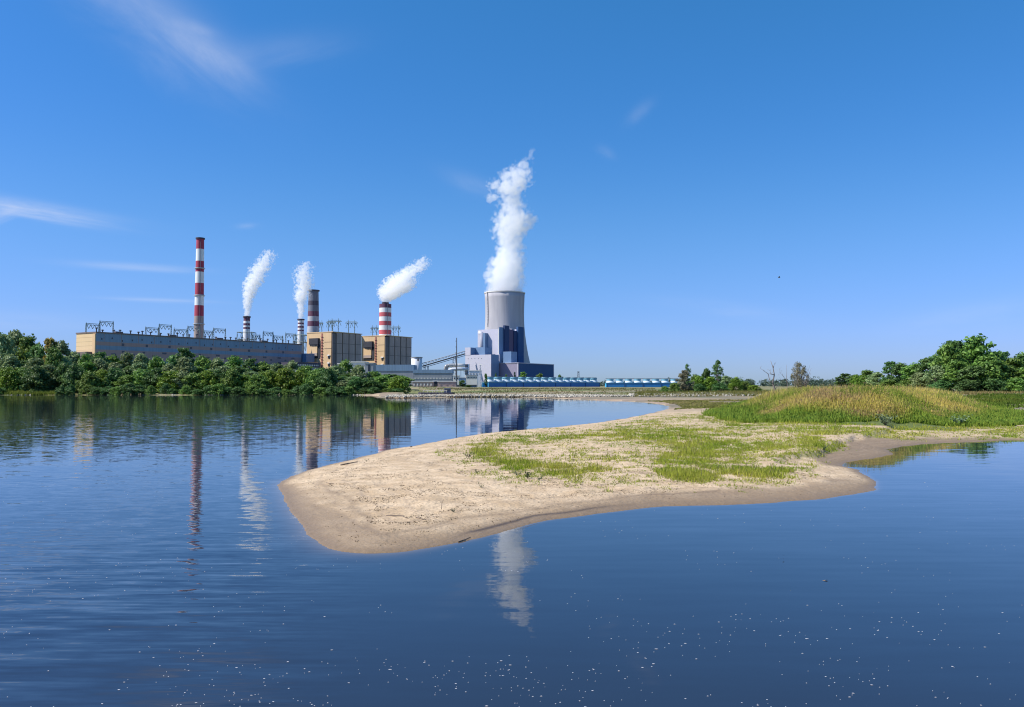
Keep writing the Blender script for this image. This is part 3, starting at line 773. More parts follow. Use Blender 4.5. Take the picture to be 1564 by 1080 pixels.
def place_px(kind, px, ytop, D, wpx, label, cat='tree', group=None, name=None):
    x = xat(px, D); z = float(height(np.array([x]), np.array([D]))[0])
    h = zat(ytop, D)-z
    return place(kind, x, D, h, pxw(wpx, D), label, cat, group, name=name, z=z)
ORD = ['first', 'second', 'third', 'fourth', 'fifth', 'sixth', 'seventh', 'eighth', 'ninth', 'tenth', 'eleventh', 'twelfth']
LOOK = {'green1': 'mid green round crowned tree', 'green2': 'broad mid green tree', 'dark1': 'tall dark green tree', 'dark2': 'dark green rounded tree', 'grey1': 'grey green willow', 'grey2': 'pale grey green willow',
        'autumn': 'narrow tree with yellow brown leaves', 'bright1': 'bright yellow green bush', 'bright2': 'light green upright bush', 'bush': 'green bush', 'dbush': 'dark green bush', 'far1': 'distant bluish green tree', 'far2': 'distant slim tree', 'thin': 'thin dark tree', 'dry': 'dry pale bush'}
STRETCH = [(-999, 60, 'at the left photo edge'), (60, 112, 'left of the cream wall'), (112, 200, 'below the cream hall end'), (200, 290, 'left of the tall chimney'),
           (290, 345, 'below the tall chimney'), (345, 420, 'below the leftmost smoking chimney'), (420, 470, 'below the hall right end'), (470, 530, 'below the left boiler house'), (530, 590, 'below the right boiler house'), (590, 700, 'at the wooded bank end')]
cnt = {}
def auto_label(kind, px, row):
    st_ = [s for a, b, s in STRETCH if a <= px < b][0]
    key = (kind, row, st_); cnt[key] = cnt.get(key, 0)+1
    return key, cnt[key]
plan = []
sky = [(-60, 512), (-30, 518), (0, 514), (22, 511), (42, 517), (58, 530), (76, 517), (93, 526), (112, 541), (130, 543), (150, 539), (172, 545), (195, 541), (215, 544), (238, 547), (262, 545), (285, 533), (308, 545), (332, 550), (356, 546), (380, 549), (402, 554), (424, 557), (446, 554), (468, 560), (490, 563), (512, 560), (528, 552), (548, 560), (570, 568), (592, 572), (612, 574)]
def skyat(px): return float(np.interp(px, [a for a, b in sky], [b for a, b in sky]))
rnd = random.Random(4)
backk = ['dark1', 'green1', 'grey2', 'grey1', 'green2', 'dark2', 'grey2', 'green1', 'grey1', 'green2']
for i, (px, yt) in enumerate(sky):
    k = backk[i % 10]
    if px == 76: k = 'autumn'
    if px == 93: k = 'grey1'
    if px in (285,): k = 'dark1'
    if px == 528: k = 'green2'
    w = 34 if px < 60 else 26
    if k == 'autumn': w = 20
    plan.append((k, px, yt, rnd.uniform(448, 475), w*rnd.uniform(1.0, 1.25), 'tall back row'))
px = -50
midk = ['grey2', 'green1', 'grey1', 'grey1', 'dark2', 'grey2', 'green2', 'grey1']
i = 0
while px < 606:
    yt = skyat(px)+rnd.uniform(11, 20); yt = min(yt, 580)
    if px < 60: yt = rnd.uniform(545, 553)
    plan.append((midk[i % 8], px, yt, rnd.uniform(426, 440), rnd.uniform(27, 36), 'middle row')); i += 1; px += rnd.uniform(17, 24)
px = -48; i = 0
frk = ['bush', 'bright1', 'bright2', 'bright1', 'bush', 'dbush', 'grey2', 'dbush', 'dbush', 'bush', 'bright1', 'dbush', 'green2', 'bush', 'dbush', 'bright2', 'grey1', 'bush', 'bright1', 'dbush', 'bush', 'bright2']
while px < 622:
    yt = rnd.uniform(562, 574) if px > 120 else rnd.uniform(556, 565)
    if px > 520: yt = rnd.uniform(574, 582)
    plan.append((frk[i % len(frk)], px, yt, rnd.uniform(409, 418), rnd.uniform(27, 36), 'waterside row')); i += 1; px += rnd.uniform(17, 23)
seen = {}
keys = [(p[0], p[5], [s for a, b, s in STRETCH if a <= p[1] < b][0]) for p in plan]
order = sorted(range(len(plan)), key=lambda j: plan[j][1])
tot = {}
for j in order: tot[keys[j]] = tot.get(keys[j], 0)+1
for j in order:
    k, px, yt, D, w, row = plan[j]; key = keys[j]; seen[key] = seen.get(key, 0)+1
    lab = f"{LOOK[k]} in the {row} {key[2]}"
    if tot[key] > 1: lab = ('left ' if seen[key] == 1 else 'right ' if seen[key] == tot[key] else f'{ORD[seen[key]-1]} ')+lab
    bushy = k in ('bright1', 'bright2', 'bush', 'dbush')
    place_px(k, px, yt, D, w, lab, 'bush' if bushy else 'tree', 'trees and bushes on the wooded left bank', 'bush' if bushy else None)
# low scrub along the waterline: ragged understory
for i, px in enumerate(range(-40, 620, 17)):
    k = ['dbush', 'bush', 'dbush'][i % 3]
    if 0 <= px < 96: continue
    st_ = [s for a, b, s in STRETCH if a <= px < b][0]
    key = ('u', st_); cnt[key] = cnt.get(key, 0)+1
    place_px(k, px+rnd.uniform(-5, 5), rnd.uniform(586, 595), rnd.uniform(399.5, 403.5), rnd.uniform(16, 30), f"{ORD[cnt[key]-1]} low shrub overhanging the river {st_}", 'shrub', 'low shrubs along the wooded waterline', 'shrub')
# right hand wood
rt = [('dark1', 1290, 571, 620, 22), ('dark2', 1306, 573, 560, 26), ('green1', 1325, 566, 520, 26), ('grey1', 1340, 570, 470, 28), ('dark1', 1362, 553, 460, 24), ('dark2', 1378, 556, 430, 32), ('green1', 1398, 556, 410, 34),
      ('dark2', 1417, 548, 400, 34), ('dark1', 1436, 536, 385, 34), ('green2', 1450, 527, 370, 40), ('dark1', 1468, 522, 380, 44), ('green2', 1492, 517, 372, 50), ('dark2', 1515, 538, 375, 40), ('dark1', 1530, 539, 390, 34),
      ('green1', 1548, 548, 380, 38), ('dark2', 1568, 541, 385, 40), ('dark1', 1595, 540, 400, 44), ('green2', 1630, 545, 390, 46), ('green2', 1512, 545, 350, 42), ('grey2', 1430, 560, 362, 34), ('green1', 1463, 552, 352, 40), ('grey1', 1405, 570, 385, 30),
      ('dark2', 1485, 560, 345, 40), ('green2', 1540, 560, 352, 42), ('green1', 1575, 560, 350, 42), ('bush', 1360, 580, 430, 30), ('bush', 1385, 580, 410, 30), ('dbush', 1440, 582, 352, 34), ('dbush', 1478, 582, 340, 34), ('dbush', 1515, 580, 340, 36), ('bush', 1553, 578, 342, 34)]
RL = ['smallest far dark tree at the left end of the right wood', 'low dark tree second from the left end of the right wood', 'mid green tree third from the left end of the right wood', 'greyish low tree above the yellow green mound shrub',
      'slim dark tree rising above the left half of the right wood', 'dark round tree just right of the slim dark one', 'mid green tree in the rising part of the right wood', 'dark tree before the big steps up in the right wood',
      'dark tree at the left shoulder of the highest clump', 'green tree at the upper left of the highest clump', 'tall dark tree second highest in the right wood', 'tallest broad tree topping the right wood',
      'dark tree in the dip right of the tallest tree', 'dark tree standing behind the dip right of the tallest', 'mid green tree left of the last dark tree', 'dark tree at the right edge of the photo', 'outermost dark tree cut by the right photo edge',
      'broad green tree beyond the right edge of the wood', 'green tree low in front of the tallest one to the right', 'pale grey tree in front of the rising wood', 'mid green tree in front below the highest clump', 'grey green tree low in the middle of the right wood',
      'dark rounded tree in front row under the tallest tree', 'broad green tree in the front row near the right edge', 'round green tree in the front row at the right edge', 'left green bush at the foot of the right wood', 'second green bush at the foot of the right wood',
      'dark bush at the foot of the left shoulder', 'dark bush at the foot of the highest clump', 'dark bush right of the highest clump foot', 'green bush at the foot of the wood at the right edge']
for (k, px, yt, D, w), lab in zip(rt, RL):
    bushy = k in ('bush', 'dbush')
    place_px(k, px, yt, D, w, lab, 'bush' if bushy else 'tree', 'trees of the wood on the right', 'bush' if bushy else None)
# middle clump on the far bank
md = [('dry', 1047, 566, 385, 27, 'pale dry bush at the left end of the hedge'), ('thin', 1050, 557, 420, 14, 'small dark tree poking up behind the pale dry bush'), ('bush', 1030, 585, 380, 22, 'low green bush left of the pale dry one, before the blue coolers'),
      ('bright1', 1069, 576, 390, 26, 'bright green bush right of the pale dry one'), ('bright2', 1086, 576, 388, 26, 'bright green bush below the thin tall tree'), ('bush', 1062, 573, 410, 20, 'green bush peeping up behind the hedge left half'),
      ('dark2', 1080, 564, 415, 22, 'dark low tree just left of the thin tall tree'), ('thin', 1096, 551, 410, 22, 'thin tall dark tree rising from the hedge'), ('grey2', 1108, 575, 392, 22, 'grey green willow bush in the hedge middle'),
      ('bright1', 1124, 578, 388, 26, 'bright green bush right of the willow bush'), ('bush', 1138, 583, 392, 24, 'low green bush near the right end of the hedge'), ('bright2', 1152, 588, 385, 24, 'lowest bright bush ending the hedge on the right'),
      ('bush', 1015, 590, 376, 16, 'smallest bush at the far left foot of the hedge'), ('dbush', 1100, 586, 383, 30, 'dark bush at the hedge foot under the thin tree'), ('dbush', 1068, 587, 382, 24, 'dark bush at the hedge foot beside the dry bush')]
for k, px, yt, D, w, lab in md:
    bushy = k in ('bush', 'dbush', 'bright1', 'bright2', 'dry')
    place_px(k, px, yt, D, w, lab, 'bush' if bushy else 'tree', 'hedge and trees on the middle far bank', 'bush' if bushy else None)
place_px('bright1', 1308, 575, 172, 23, 'yellow green shrub standing on top of the weedy mound', 'shrub', name='shrub')
for px, yt, D, w, k, lab in ((742, 571, 1085, 6, 'dark2', 'small dark tree at the left end of the blue cooler row'), (799, 569, 1320, 15, 'green2', 'round green tree behind the coolers before the navy wall, left one'), (825, 571, 1330, 14, 'green1', 'round green tree behind the coolers before the navy wall, right one'),
                      (855, 573, 1350, 11, 'dark2', 'dark tree just right of the navy hall'), (706, 581, 900, 12, 'dark2', 'dark tree beside the pink wall near the thin mast'), (715, 588, 880, 12, 'dbush', 'dark bush right of the tree by the pink wall'),
                      (757, 570, 1340, 4, 'dark1', 'slim dark tree before the mauve wall, left'), (773, 572, 1335, 5, 'dark2', 'small round tree before the mauve wall, middle'), (786, 569, 1340, 4, 'far2', 'slim dark tree before the mauve wall, right')):
    place_px(k, px, yt, D, w, lab, 'bush' if k == 'dbush' else 'tree', name='bush' if k == 'dbush' else None)
# distant woods on the horizon: reads as one mass
def far_wood():
    rs = np.random.RandomState(77); V = []; T = []
    for i in range(420):
        px = rs.uniform(1010, 1420) if i % 3 else rs.uniform(840, 1010)
        D = rs.uniform(1500, 2300) if px > 1010 else rs.uniform(1900, 2400); hgt = rs.uniform(9, 18)*(D/1800)
        if rs.rand() < .08: hgt *= 1.35
        if px < 1010: hgt *= .6
        x = xat(px, D); wd_ = hgt*rs.uniform(.45, .8)
        m = 90; u = rs.rand(m); a = rs.rand(m)*2*PI
        r = wd_*np.sqrt(rs.rand(m))*np.sqrt(np.clip(1-u**2.2, 0, 1))
        pos = np.c_[x+r*np.cos(a), D+r*np.sin(a), 2.3+u*hgt]
        d = rs.normal(0, 1, (m, 3)); d /= np.linalg.norm(d, axis=1)[:, None]; e = np.cross(d, rs.normal(0, 1, (m, 3))); e /= np.linalg.norm(e, axis=1)[:, None]; w = np.cross(d, e)
        s = rs.uniform(.8, 2.0, (m, 1)); q = np.stack([pos-e*s, pos-w*s*.7, pos+e*s, pos+w*s*.7], 1); V.append(q.reshape(-1, 3)); T.append(np.repeat(np.clip(rs.normal(rs.rand(), .2, m), 0, 1), 4))
    V = np.concatenate(V); V[:, 2] = np.maximum(V[:, 2], 2.0)
    return V, np.arange(len(V)).reshape(-1, 4), np.concatenate(T)
v, f, tt = far_wood()
tag(np_obj('far_wood', v, f, LM['far'], attr={'tint': tt}), 'far off bluish wood along the horizon between the mound and the hedge', 'wood', kind='stuff')

# dead trees
def dead_tree(px, ytop, D, label, spec, mat='dead', rb=.28):
    x = xat(px, D); z = float(height(np.array([x]), np.array([D]))[0]); h = zat(ytop, D)-z; p = Vector((x, D, z))
    t = thing('dead_tree', p, label, 'dead tree'); tb = MB(); lb = MB(); rs = np.random.RandomState(int(px))
    pts = [p+Vector((a*h, 0, b*h)) for a, b in spec[0]]
    n = len(pts); tb.tube(pts, [rb*(1-.85*i/(n-1)) for i in range(n)], 7); tb.build('trunk', M[mat], t, smooth=True)
    for br in spec[1]:
        P = [p+Vector((a*h, rs.normal(0, .03)*h, b*h)) for a, b in br]; m = len(P)
        lb.tube(P, [rb*.45*(1-.8*i/(m-1)) for i in range(m)], 5)
        for i in range(1, m):
            for q in range(2):
                e = P[i]+Vector((rs.normal(0, .06), rs.normal(0, .06), rs.uniform(.0, .09)))*h
                lb.tube([P[i], e], [rb*.14, rb*.04], 4)
    lb.build('branch', M[mat], t, smooth=True)
dead_tree(1184, 551, 300, 'bare dead tree with forked crooked trunk left of the grey willow', ([(0, -.03), (-.02, .2), (-.07, .38), (-.02, .6), (-.06, .82), (-.12, 1.0)], [[(-.03, .3), (-.16, .45), (-.18, .62), (-.3, .7), (-.42, .78)], [(-.02, .6), (-.13, .62), (-.14, .72)], [(-.05, .8), (-.03, .9)], [(-.01, .15), (.06, .32)]]), rb=.42)
dead_tree(1203, 557, 310, 'slender bare leafless tree between the dead tree and the grey willow', ([(0, -.03), (.0, .3), (-.03, .55), (-.02, .8), (-.03, 1.0)], [[(0, .35), (-.12, .6), (-.24, .72), (-.28, .85)], [(-.02, .45), (-.14, .62), (-.2, .8)], [(0, .3), (-.2, .45), (-.32, .66)]]), rb=.16)
# grey willow with bare limbs
PROTO['wil'] = make_tree('dry', 10, 4.6, 55, nclump=90, crown_lo=.05, leaf=.2, per=46, name='half_dead_willow')
x = xat(1222, 280); z = float(height(np.array([x]), np.array([280.]))[0]); hg = zat(554, 280)-z
t = place('wil', x, 280, hg, pxw(30, 280), 'half dead grey willow with leaning bare limbs behind the mound', 'tree', z=z, rz=0)
b_ = MB(); rs = np.random.RandomState(9); base_ = parent_world(t)
for i in range(46):
    a = Vector((rs.uniform(-3, 0), rs.uniform(-2, 2), 0)); e = Vector((rs.uniform(-2.5, 5), rs.uniform(-3, 3), rs.uniform(4, 10)))
    m = a.lerp(e, .5)+Vector((rs.normal(0, .5), rs.normal(0, .4), rs.normal(.4, .4)))
    b_.tube([base_+a, base_+m, base_+e], [.13, .09, .03], 5)
o = b_.build('bare_limbs', M['dead'], t); o.scale = (1, 1, 1)

for k_ in list(PROTO):
    if k_ not in used:
        t_ = PROTO[k_][0]
        for ch in list(t_.children): bpy.data.objects.remove(ch)
        bpy.data.objects.remove(t_)
# ------------------------------------------------------------------ power station frame
dv = Vector((.516, .857)); ev = Vector((-.857, .516))
GZ = 2.3
def P2(c, s, w): return Vector((c[0]+dv.x*s+ev.x*w, c[1]+dv.y*s+ev.y*w))
def solve(c, px, v):      # distance along v from c so that the point is seen at column px
    k = (px-CX)/F/ct*1.0
    # x/Y relation at the horizon
    k = xat(px, 1.0)
    return (k*c[1]-c[0])/(v.x-k*v.y)
class Blk:
    def __init__(s, pxc, D, pxl, pxr, ytop, ybot=None, depth=None, width=None):
        s.c = Vector((xat(pxc, D), D)); s.w = width if width else solve(s.c, pxl, ev); s.s = depth if depth else solve(s.c, pxr, dv)
        s.z1 = zat(ytop, D); s.z0 = GZ-1 if ybot is None else zat(ybot, D)
    def foot(s, pad=0): return [P2(s.c, -pad, -pad), P2(s.c, s.s+pad, -pad), P2(s.c, s.s+pad, s.w+pad), P2(s.c, -pad, s.w+pad)]
    def f(s, u, v, out=0):   # point on the front (end) face: u across from right corner (0) to left (1), v height frac
        q = P2(s.c, -out, u*s.w); return Vector((q.x, q.y, s.z0+(s.z1-s.z0)*v))
    def r(s, u, v, out=0):   # point on the long right face
        q = P2(s.c, u*s.s, -out); return Vector((q.x, q.y, s.z0+(s.z1-s.z0)*v))
    def base(s): q = P2(s.c, s.s/2, s.w/2); return (q.x, q.y, s.z0)
def box_on(b_, c, s0, s1, w0, w1, z0, z1, mi=0, side=None, top=None):
    b_.prism([P2(c, s0, w0), P2(c, s1, w0), P2(c, s1, w1), P2(c, s0, w1)], z0, z1, mi, side, top)

# ---- the long hall
H = Blk(145, 960, 115, 460, 508.5)
hall = thing('turbine_hall', H.base(), 'very long hall with blue and brown banded wall and cream end', 'building')
zt = H.z1; z_ = lambda f_: GZ+(zt-GZ)*f_
b_ = MB()
lv = [0, .30, .52, .70, .775, .845, 1.0]
for i in range(6):
    mi = [1, 0, 1, 0, 1, 0][i]
    # faces: side order right-long, far end, back, front end
    b_.prism([P2(H.c, 0, 0), P2(H.c, H.s, 0), P2(H.c, H.s, H.w), P2(H.c, 0, H.w)], (GZ-1) if i == 0 else z_(lv[i]), z_(lv[i+1]), mi, [mi, 1, 1, 2], 3)
b_.build('wall', [M['teal'], M['hbrown'], M['creamend'], M['roof']], hall)
b_ = MB(); box_on(b_, H.c, -.6, H.s+.6, -.6, H.w+.6, zt, zt+1.6, 0); b_.build('roof', M['roof'], hall)
b_ = MB(); box_on(b_, H.c, -1.2, -.004, .1, 5.5, GZ, zt-1.0, 0); b_.build('corner_strip', M['cream'], hall)
b_ = MB(); box_on(b_, H.c, -8, -.01, 6, H.w+3, GZ, z_(.655), 0); b_.build('low_annex', M['roof'], hall)
rs = np.random.RandomState(61)
for i in range(30):
    u = (i+.6)/30+rs.uniform(-.01, .01); c = P2(H.c, u*H.s, rs.uniform(1.2, 4)); hh_ = rs.uniform(2.0, 4.2)
    if 1 < i % 7 < 3:
        b_ = MB(); box_on(b_, c, -5, 5, 0, 4, zt+1.5, zt+3.6, 0)
        b_.build('roof_box', M['roof'], hall)
    b_ = MB(); b_.lathe((c.x-4, c.y-6), [(.7, zt+1.5), (.7, zt+1.5+hh_), (1.7, zt+1.6+hh_), (1.6, zt+2.6+hh_), (.5, zt+3.0+hh_)], 10)
    b_.build('roof_vent', M['dsteel'], hall)
for i in range(24):
    b_ = MB(); u = .02+.96*i/24; q = P2(H.c, u*H.s, -.25); z0_ = z_([.88, .90, .86][i % 3])
    box_on(b_, q, 0, 1.3, 0, .3, z0_, z0_+2.2, 0); b_.build('window', M['win'], hall)
for i in range(9):
    b_ = MB(); u = .1+.88*i/9; q = P2(H.c, u*H.s, -.25); box_on(b_, q, 0, 3.2, 0, .3, z_(.78), z_(.78)+3.2, 0); b_.build('window', M['win'], hall)
for i in range(22):
    b_ = MB(); u = .06+.92*i/22; q = P2(H.c, u*H.s, -.3); z0_ = z_(.655 if i % 2 else .60)
    box_on(b_, q, 0, rs.choice([3, 6]), 0, .3, z0_, z0_+2.2, 0); b_.build('window', M['win'], hall)
for i in range(14):
    b_ = MB(); u = .03+.95*i/14; q = P2(H.c, u*H.s, -.22); box_on(b_, q, 0, .5, 0, .25, z_(.85), zt-.1, 0); b_.build('downpipe', M['hbrown'], hall)
# low dark roofed annex at its right end
A1 = Blk(452, 1170, 425, 486, 553); 
t = thing('low_annex_building', A1.base(), 'low grey building with dark flat roof below the hall right end', 'building')
b_ = MB(); b_.prism(A1.foot(), GZ-1, A1.z1-7, 0); b_.build('wall', M['greyb'], t)
b_ = MB(); b_.prism(A1.foot(1.5), A1.z1-7, A1.z1, 0); b_.build('roof', M['ddark'], t)
for i in range(12):
    q = P2(A1.c, A1.s*(.04+.08*i), -1.9); b_ = MB(); box_on(b_, q, 0, 1.7, 0, .38, A1.z1-5.5, A1.z1-3.2, 0); b_.build('window', M['wht'], t)
b_ = MB(); q = P2(H.c, H.s+.5, 0); 
lb = thing('link_building', (q.x+10, q.y+10, GZ-1), 'small cream link between the long hall and left boiler house', 'building')
box_on(b_, q, 0, 22, -14, 16, GZ-1, zat(553, q.y), 0); b_.build('lower_wall', M['cream'], lb)
b_ = MB(); box_on(b_, q, 2, 20, -8, 10, zat(553, q.y), zat(540, q.y), 0); b_.build('glazed_upper_wall', M['steelblue'], lb)

# ---- boiler houses
def boiler(pxc, D, pxl, pxr, ytop, label):
    K = Blk(pxc, D, pxl, pxr, ytop); t = thing('boiler_house', K.base(), label, 'building', 'boiler houses')
    b_ = MB(); b_.prism(K.foot(), GZ-1, K.z1, 0, [1, 1, 1, 0], 2); b_.build('wall', [M['cream'], M['slot'], M['roof']], t)
    b_ = MB(); box_on(b_, K.c, -.5, K.s+1, -3.2, K.w+.5, K.z1, K.z1+1.3, 0); b_.build('roof_edge', M['cream'], t)
    for i in range(5):
        a0 = K.s*((0, .13, .34, .56, .78)[i]+.012); a1 = K.s*((.12, .32, .54, .76, .985)[i])
        b_ = MB(); ww = -2.6 if i else -1.6
        box_on(b_, K.c, a0, a1, ww, -.01, GZ-1, K.z1-.4 - (1.2 if i == 0 else 0), 0)
        b_.build('cladding_bay', M['pil'] if i else M['pild'], t)
        b_ = MB()
        for zz in (.35, .62, .8):
            box_on(b_, K.c, a0+.3, a1-.3, ww-.25, ww+.01, K.z0+(K.z1-K.z0)*zz, K.z0+(K.z1-K.z0)*zz+.5, 0)
        b_.build('ledge', M['slot'], t)
    hw = K.z1-GZ; zz = lambda f_: GZ+hw*f_
    # dark hood, framed panel under it
    b_ = MB(); w0, w1 = K.w*.47, K.w*.87
    q = [P2(K.c, -3.5, w0+1), P2(K.c, -.01, w0), P2(K.c, -.01, w1), P2(K.c, -3.5, w1-1)]
    b_.prism(q, zz(.785), zz(.90), 0); hood = b_.build('hood', M['dark'], t)
    b_ = MB(); rs = np.random.RandomState(int(pxc))
    for i in range(7):
        ww = w0+1.5+(w1-w0-3)*i/7
        box_on(b_, K.c, -3.2, -.2, ww, ww+1.6, zz(.765)-rs.rand()*2.4, zz(.785)-.02, 0)
    b_.build('hood_fringe', M['dark'], hood)
    b_ = MB(); box_on(b_, K.c, -1.0, -.02, w0-1, w1+.0, zz(.53), zz(.565), 0); box_on(b_, K.c, -1.0, -.02, w0-1.5, w0+2.6, zz(.565)+.01, zz(.785)-.02, 0); b_.build('panel_frame', M['dark'], t)
    b_ = MB(); box_on(b_, K.c, -2.2, -1.01, w0+3.4, w1, zz(.568), zz(.765), 0); pn = b_.build('panel', M['cream'], t)
    b_ = MB(); box_on(b_, K.c, -2.6, -2.21, w0+3.6, w1-.3, zz(.57), zz(.625), 0); b_.build('panel_sill', M['pil'], pn)
    # ladder strip
    b_ = MB(); box_on(b_, K.c, -.5, -.01, K.w*.345, K.w*.40, zz(.12), zz(.985), 0)
    for i in range(16): box_on(b_, K.c, -1.4, -.51, K.w*.335, K.w*.41, zz(.14+.052*i), zz(.14+.052*i)+.8, 0)
    b_.build('stair_strip', M['rust'], t)
    for v_ in (.52, .38):
        b_ = MB(); box_on(b_, K.c, -.8, -.01, K.w*.05, K.w*.12, zz(v_), zz(v_+.045), 0); b_.build('window', M['win'], t)
        b_ = MB(); box_on(b_, K.c, -1.6, -.01, K.w*.045, K.w*.14, zz(v_+.047), zz(v_+.07), 0); b_.build('canopy', M['wht'], t)
    for v_ in (.70, .82):
        b_ = MB(); box_on(b_, K.c, -.18, -.01, .2, K.w*.28, zz(v_), zz(v_)+.5, 0); b_.build('joint_strip', M['slot'], t)
    return K
B1 = boiler(505.5, 1250, 468, 550, 507.5, 'left cream boiler house with tall grey bays, nearer the long hall')
B2 = boiler(587, 1348, 551.5, 627, 513.0, 'right cream boiler house with tall grey bays, nearer the white tank')

# ---- chimneys
def chimney(px, D, bands, r_top, r_bot, ybase, label, rim=True, rings=(), flue=None, frame=None):
    """bands: list of (y_pixel_top, material) from the top down"""
    x = xat(px, D); c = (x, D); t = thing('chimney', (x, D, GZ), label, 'chimney', 'chimneys of the power station')
    ztop = zat(bands[0][0], D); zb = GZ-1
    mats = []; prof = []; mis = []
    def rad(z): f_ = (ztop-z)/(ztop-zat(ybase, D)); return r_top+(r_bot-r_top)*f_
    zs = [zat(y, D) for y, _ in bands]+[zb]
    prof = [(rad(z), z) for z in zs]
    for y, m in bands:
        if M[m] not in mats: mats.append(M[m])
        mis.append(mats.index(M[m]))
    b_ = MB(); b_.lathe(c, prof, 28, mis, cap0=False, cap1=False); b_.lathe(c, [(rad(ztop)*.82, ztop-6), (rad(ztop)*.82, ztop), (rad(ztop), ztop)], 28, [0, 0], cap0=True, cap1=False)
    o = b_.build('shaft', mats, t); o.data.polygons.foreach_set('use_smooth', [True]*len(o.data.polygons))
    if rim:
        b_ = MB(); b_.lathe(c, [(rad(ztop)*1.0, ztop-1.5), (rad(ztop)*1.22, ztop-1.2), (rad(ztop)*1.22, ztop+.8), (rad(ztop)*.95, ztop+.8)], 24, cap0=False, cap1=False); b_.build('rim', M['ddark'], t)
    for y in rings:
        z = zat(y, D); r_ = rad(z); b_ = MB(); b_.lathe(c, [(r_*1.0, z-.4), (r_+1.5, z-.2), (r_+1.5, z+1.1), (r_+1.3, z+1.1), (r_+1.3, z+.2), (r_, z+.1)], 24, cap0=False, cap1=False)
        b_.build('gallery', M['steel2'], t)
    b_ = MB(); ang_ = R(-60)
    for z in np.arange(zat(ybase, D), ztop-2, 5.0):
        r1, r2 = rad(z)+.35, rad(z+5)+.35
        b_.bar((x+r1*math.cos(ang_), D+r1*math.sin(ang_), z), (x+r2*math.cos(ang_), D+r2*math.sin(ang_), min(z+5, ztop)), .28)
    b_.build('ladder', M['soot'], t)
    if flue:
        b_ = MB(); rf = pxw(flue[0]/2, D); b_.lathe(c, [(rf, ztop-4), (rf, zat(flue[1], D)), (rf*.85, zat(flue[1], D)), (rf*.85, ztop-3)], 22, cap1=False); b_.build('flue', M['ddark'], t)
    if frame:
        wpx, ytf, ybf = frame; w = pxw(wpx/2, D); z1 = zat(ytf, D); z0 = zat(ybf, D)-12; b_ = MB()
        for sx in (-1, 1):
            for sy in (-1, 1):
                b_.bar((x+sx*w, D+sy*w, z0), (x+sx*w*.93, D+sy*w*.93, z1), .5)
        for zz_ in (z1, (z1*.55+z0*.45)):
            k = [(x-w*.95, D-w*.95, zz_), (x+w*.95, D-w*.95, zz_), (x+w*.95, D+w*.95, zz_), (x-w*.95, D+w*.95, zz_)]
            for i in range(4): b_.bar(k[i], k[(i+1) % 4], .55)
        for sy in (-1, 1):
            b_.bar((x-w, D+sy*w, z0), (x-w*.3, D+sy*w, z1), .3); b_.bar((x+w, D+sy*w, z0), (x+w*.3, D+sy*w, z1), .3)
            b_.bar((x-w*.95, D+sy*w*.95, z1), (x-w*.55, D+sy*w, z0), .3); b_.bar((x+w*.95, D+sy*w*.95, z1), (x+w*.55, D+sy*w, z0), .3)
        b_.build('support_frame', M['steel'], t)
    return x, D, ztop
ch1 = chimney(302.3, 1200, [(364.3, 'red'), (380.7, 'white'), (399, 'red'), (415.5, 'white'), (432.6, 'red'), (450.5, 'white'), (466.7, 'red'), (483, 'brownc')], pxw(5.6, 1200), pxw(7.2, 1200), 520,
    'tallest red and white banded chimney behind the long hall', rings=(410.5, 452, 495.5))
ch2 = chimney(375.6, 1200, [(484, 'ddark'), (485.5, 'dred'), (490.5, 'white'), (494, 'dred'), (497.4, 'white'), (500, 'dred'), (502.8, 'white')], pxw(4.7, 1200), pxw(5.1, 1200), 520,
    'short smoking chimney rising from the hall roof, left of two', rings=(), frame=(23, 508, 520))
ch3 = chimney(458.5, 1300, [(488, 'ddark'), (489.5, 'white'), (493, 'dred'), (495.5, 'white'), (498.2, 'dred'), (501, 'white'), (504, 'dred'), (506, 'white')], pxw(4.5, 1300), pxw(4.9, 1300), 525,
    'short smoking chimney beside the left boiler house, right of two', frame=(19, 512, 525))
ch4 = chimney(477.5, 1360, [(443.8, 'soot'), (460, 'ddark'), (466.8, 'soot'), (475.8, 'dred'), (483.5, 'gwhite'), (491, 'dred'), (498.7, 'gwhite')], pxw(7.4, 1360), pxw(9.0, 1360), 510,
    'thick sooty dark banded chimney without smoke behind left boiler house')
ch5 = chimney(587.8, 1380, [(464.7, 'dred'), (470.7, 'white'), (477.6, 'red2'), (484, 'white'), (490.8, 'red2'), (497.4, 'white'), (504.3, 'red2'), (511, 'white')], pxw(9.1, 1380), pxw(9.4, 1380), 512,
    'thick pale red and white banded smoking chimney behind right boiler house', rim=False, flue=(10.5, 461.8))

# ---- cooling tower
m, nt, out = new_mat('cooling_tower_concrete')
b = N(nt, 'ShaderNodeBsdfPrincipled', Roughness=.85); L(nt, b, 0, out, 0); tc = N(nt, 'ShaderNodeTexCoord')
sp = N(nt, 'ShaderNodeSeparateXYZ'); L(nt, tc, 'Object', sp, 0)
an = mathn(nt, 'ARCTAN2', sp.outputs[1], sp.outputs[0])
rib = mathn(nt, 'PINGPONG', mathn(nt, 'MULTIPLY', an, 26.0), 1.0)
rb2 = ramp(rib, .90, 1.0)
mpn = N(nt, 'ShaderNodeMapping'); mpn.inputs['Scale'].default_value = (.09, .09, .012); L(nt, tc, 'Object', mpn, 0)
n_ = N(nt, 'ShaderNodeTexNoise', Scale=1.0, Detail=5.0); L(nt, mpn, 0, n_, 'Vector')
cc = mixc(nt, ramp(n_.outputs[0], .35, .7), (.43, .42, .44), (.36, .35, .38))
cc = mixc(nt, mathn(nt, 'MULTIPLY', rb2, .5), cc, (.22, .22, .26))
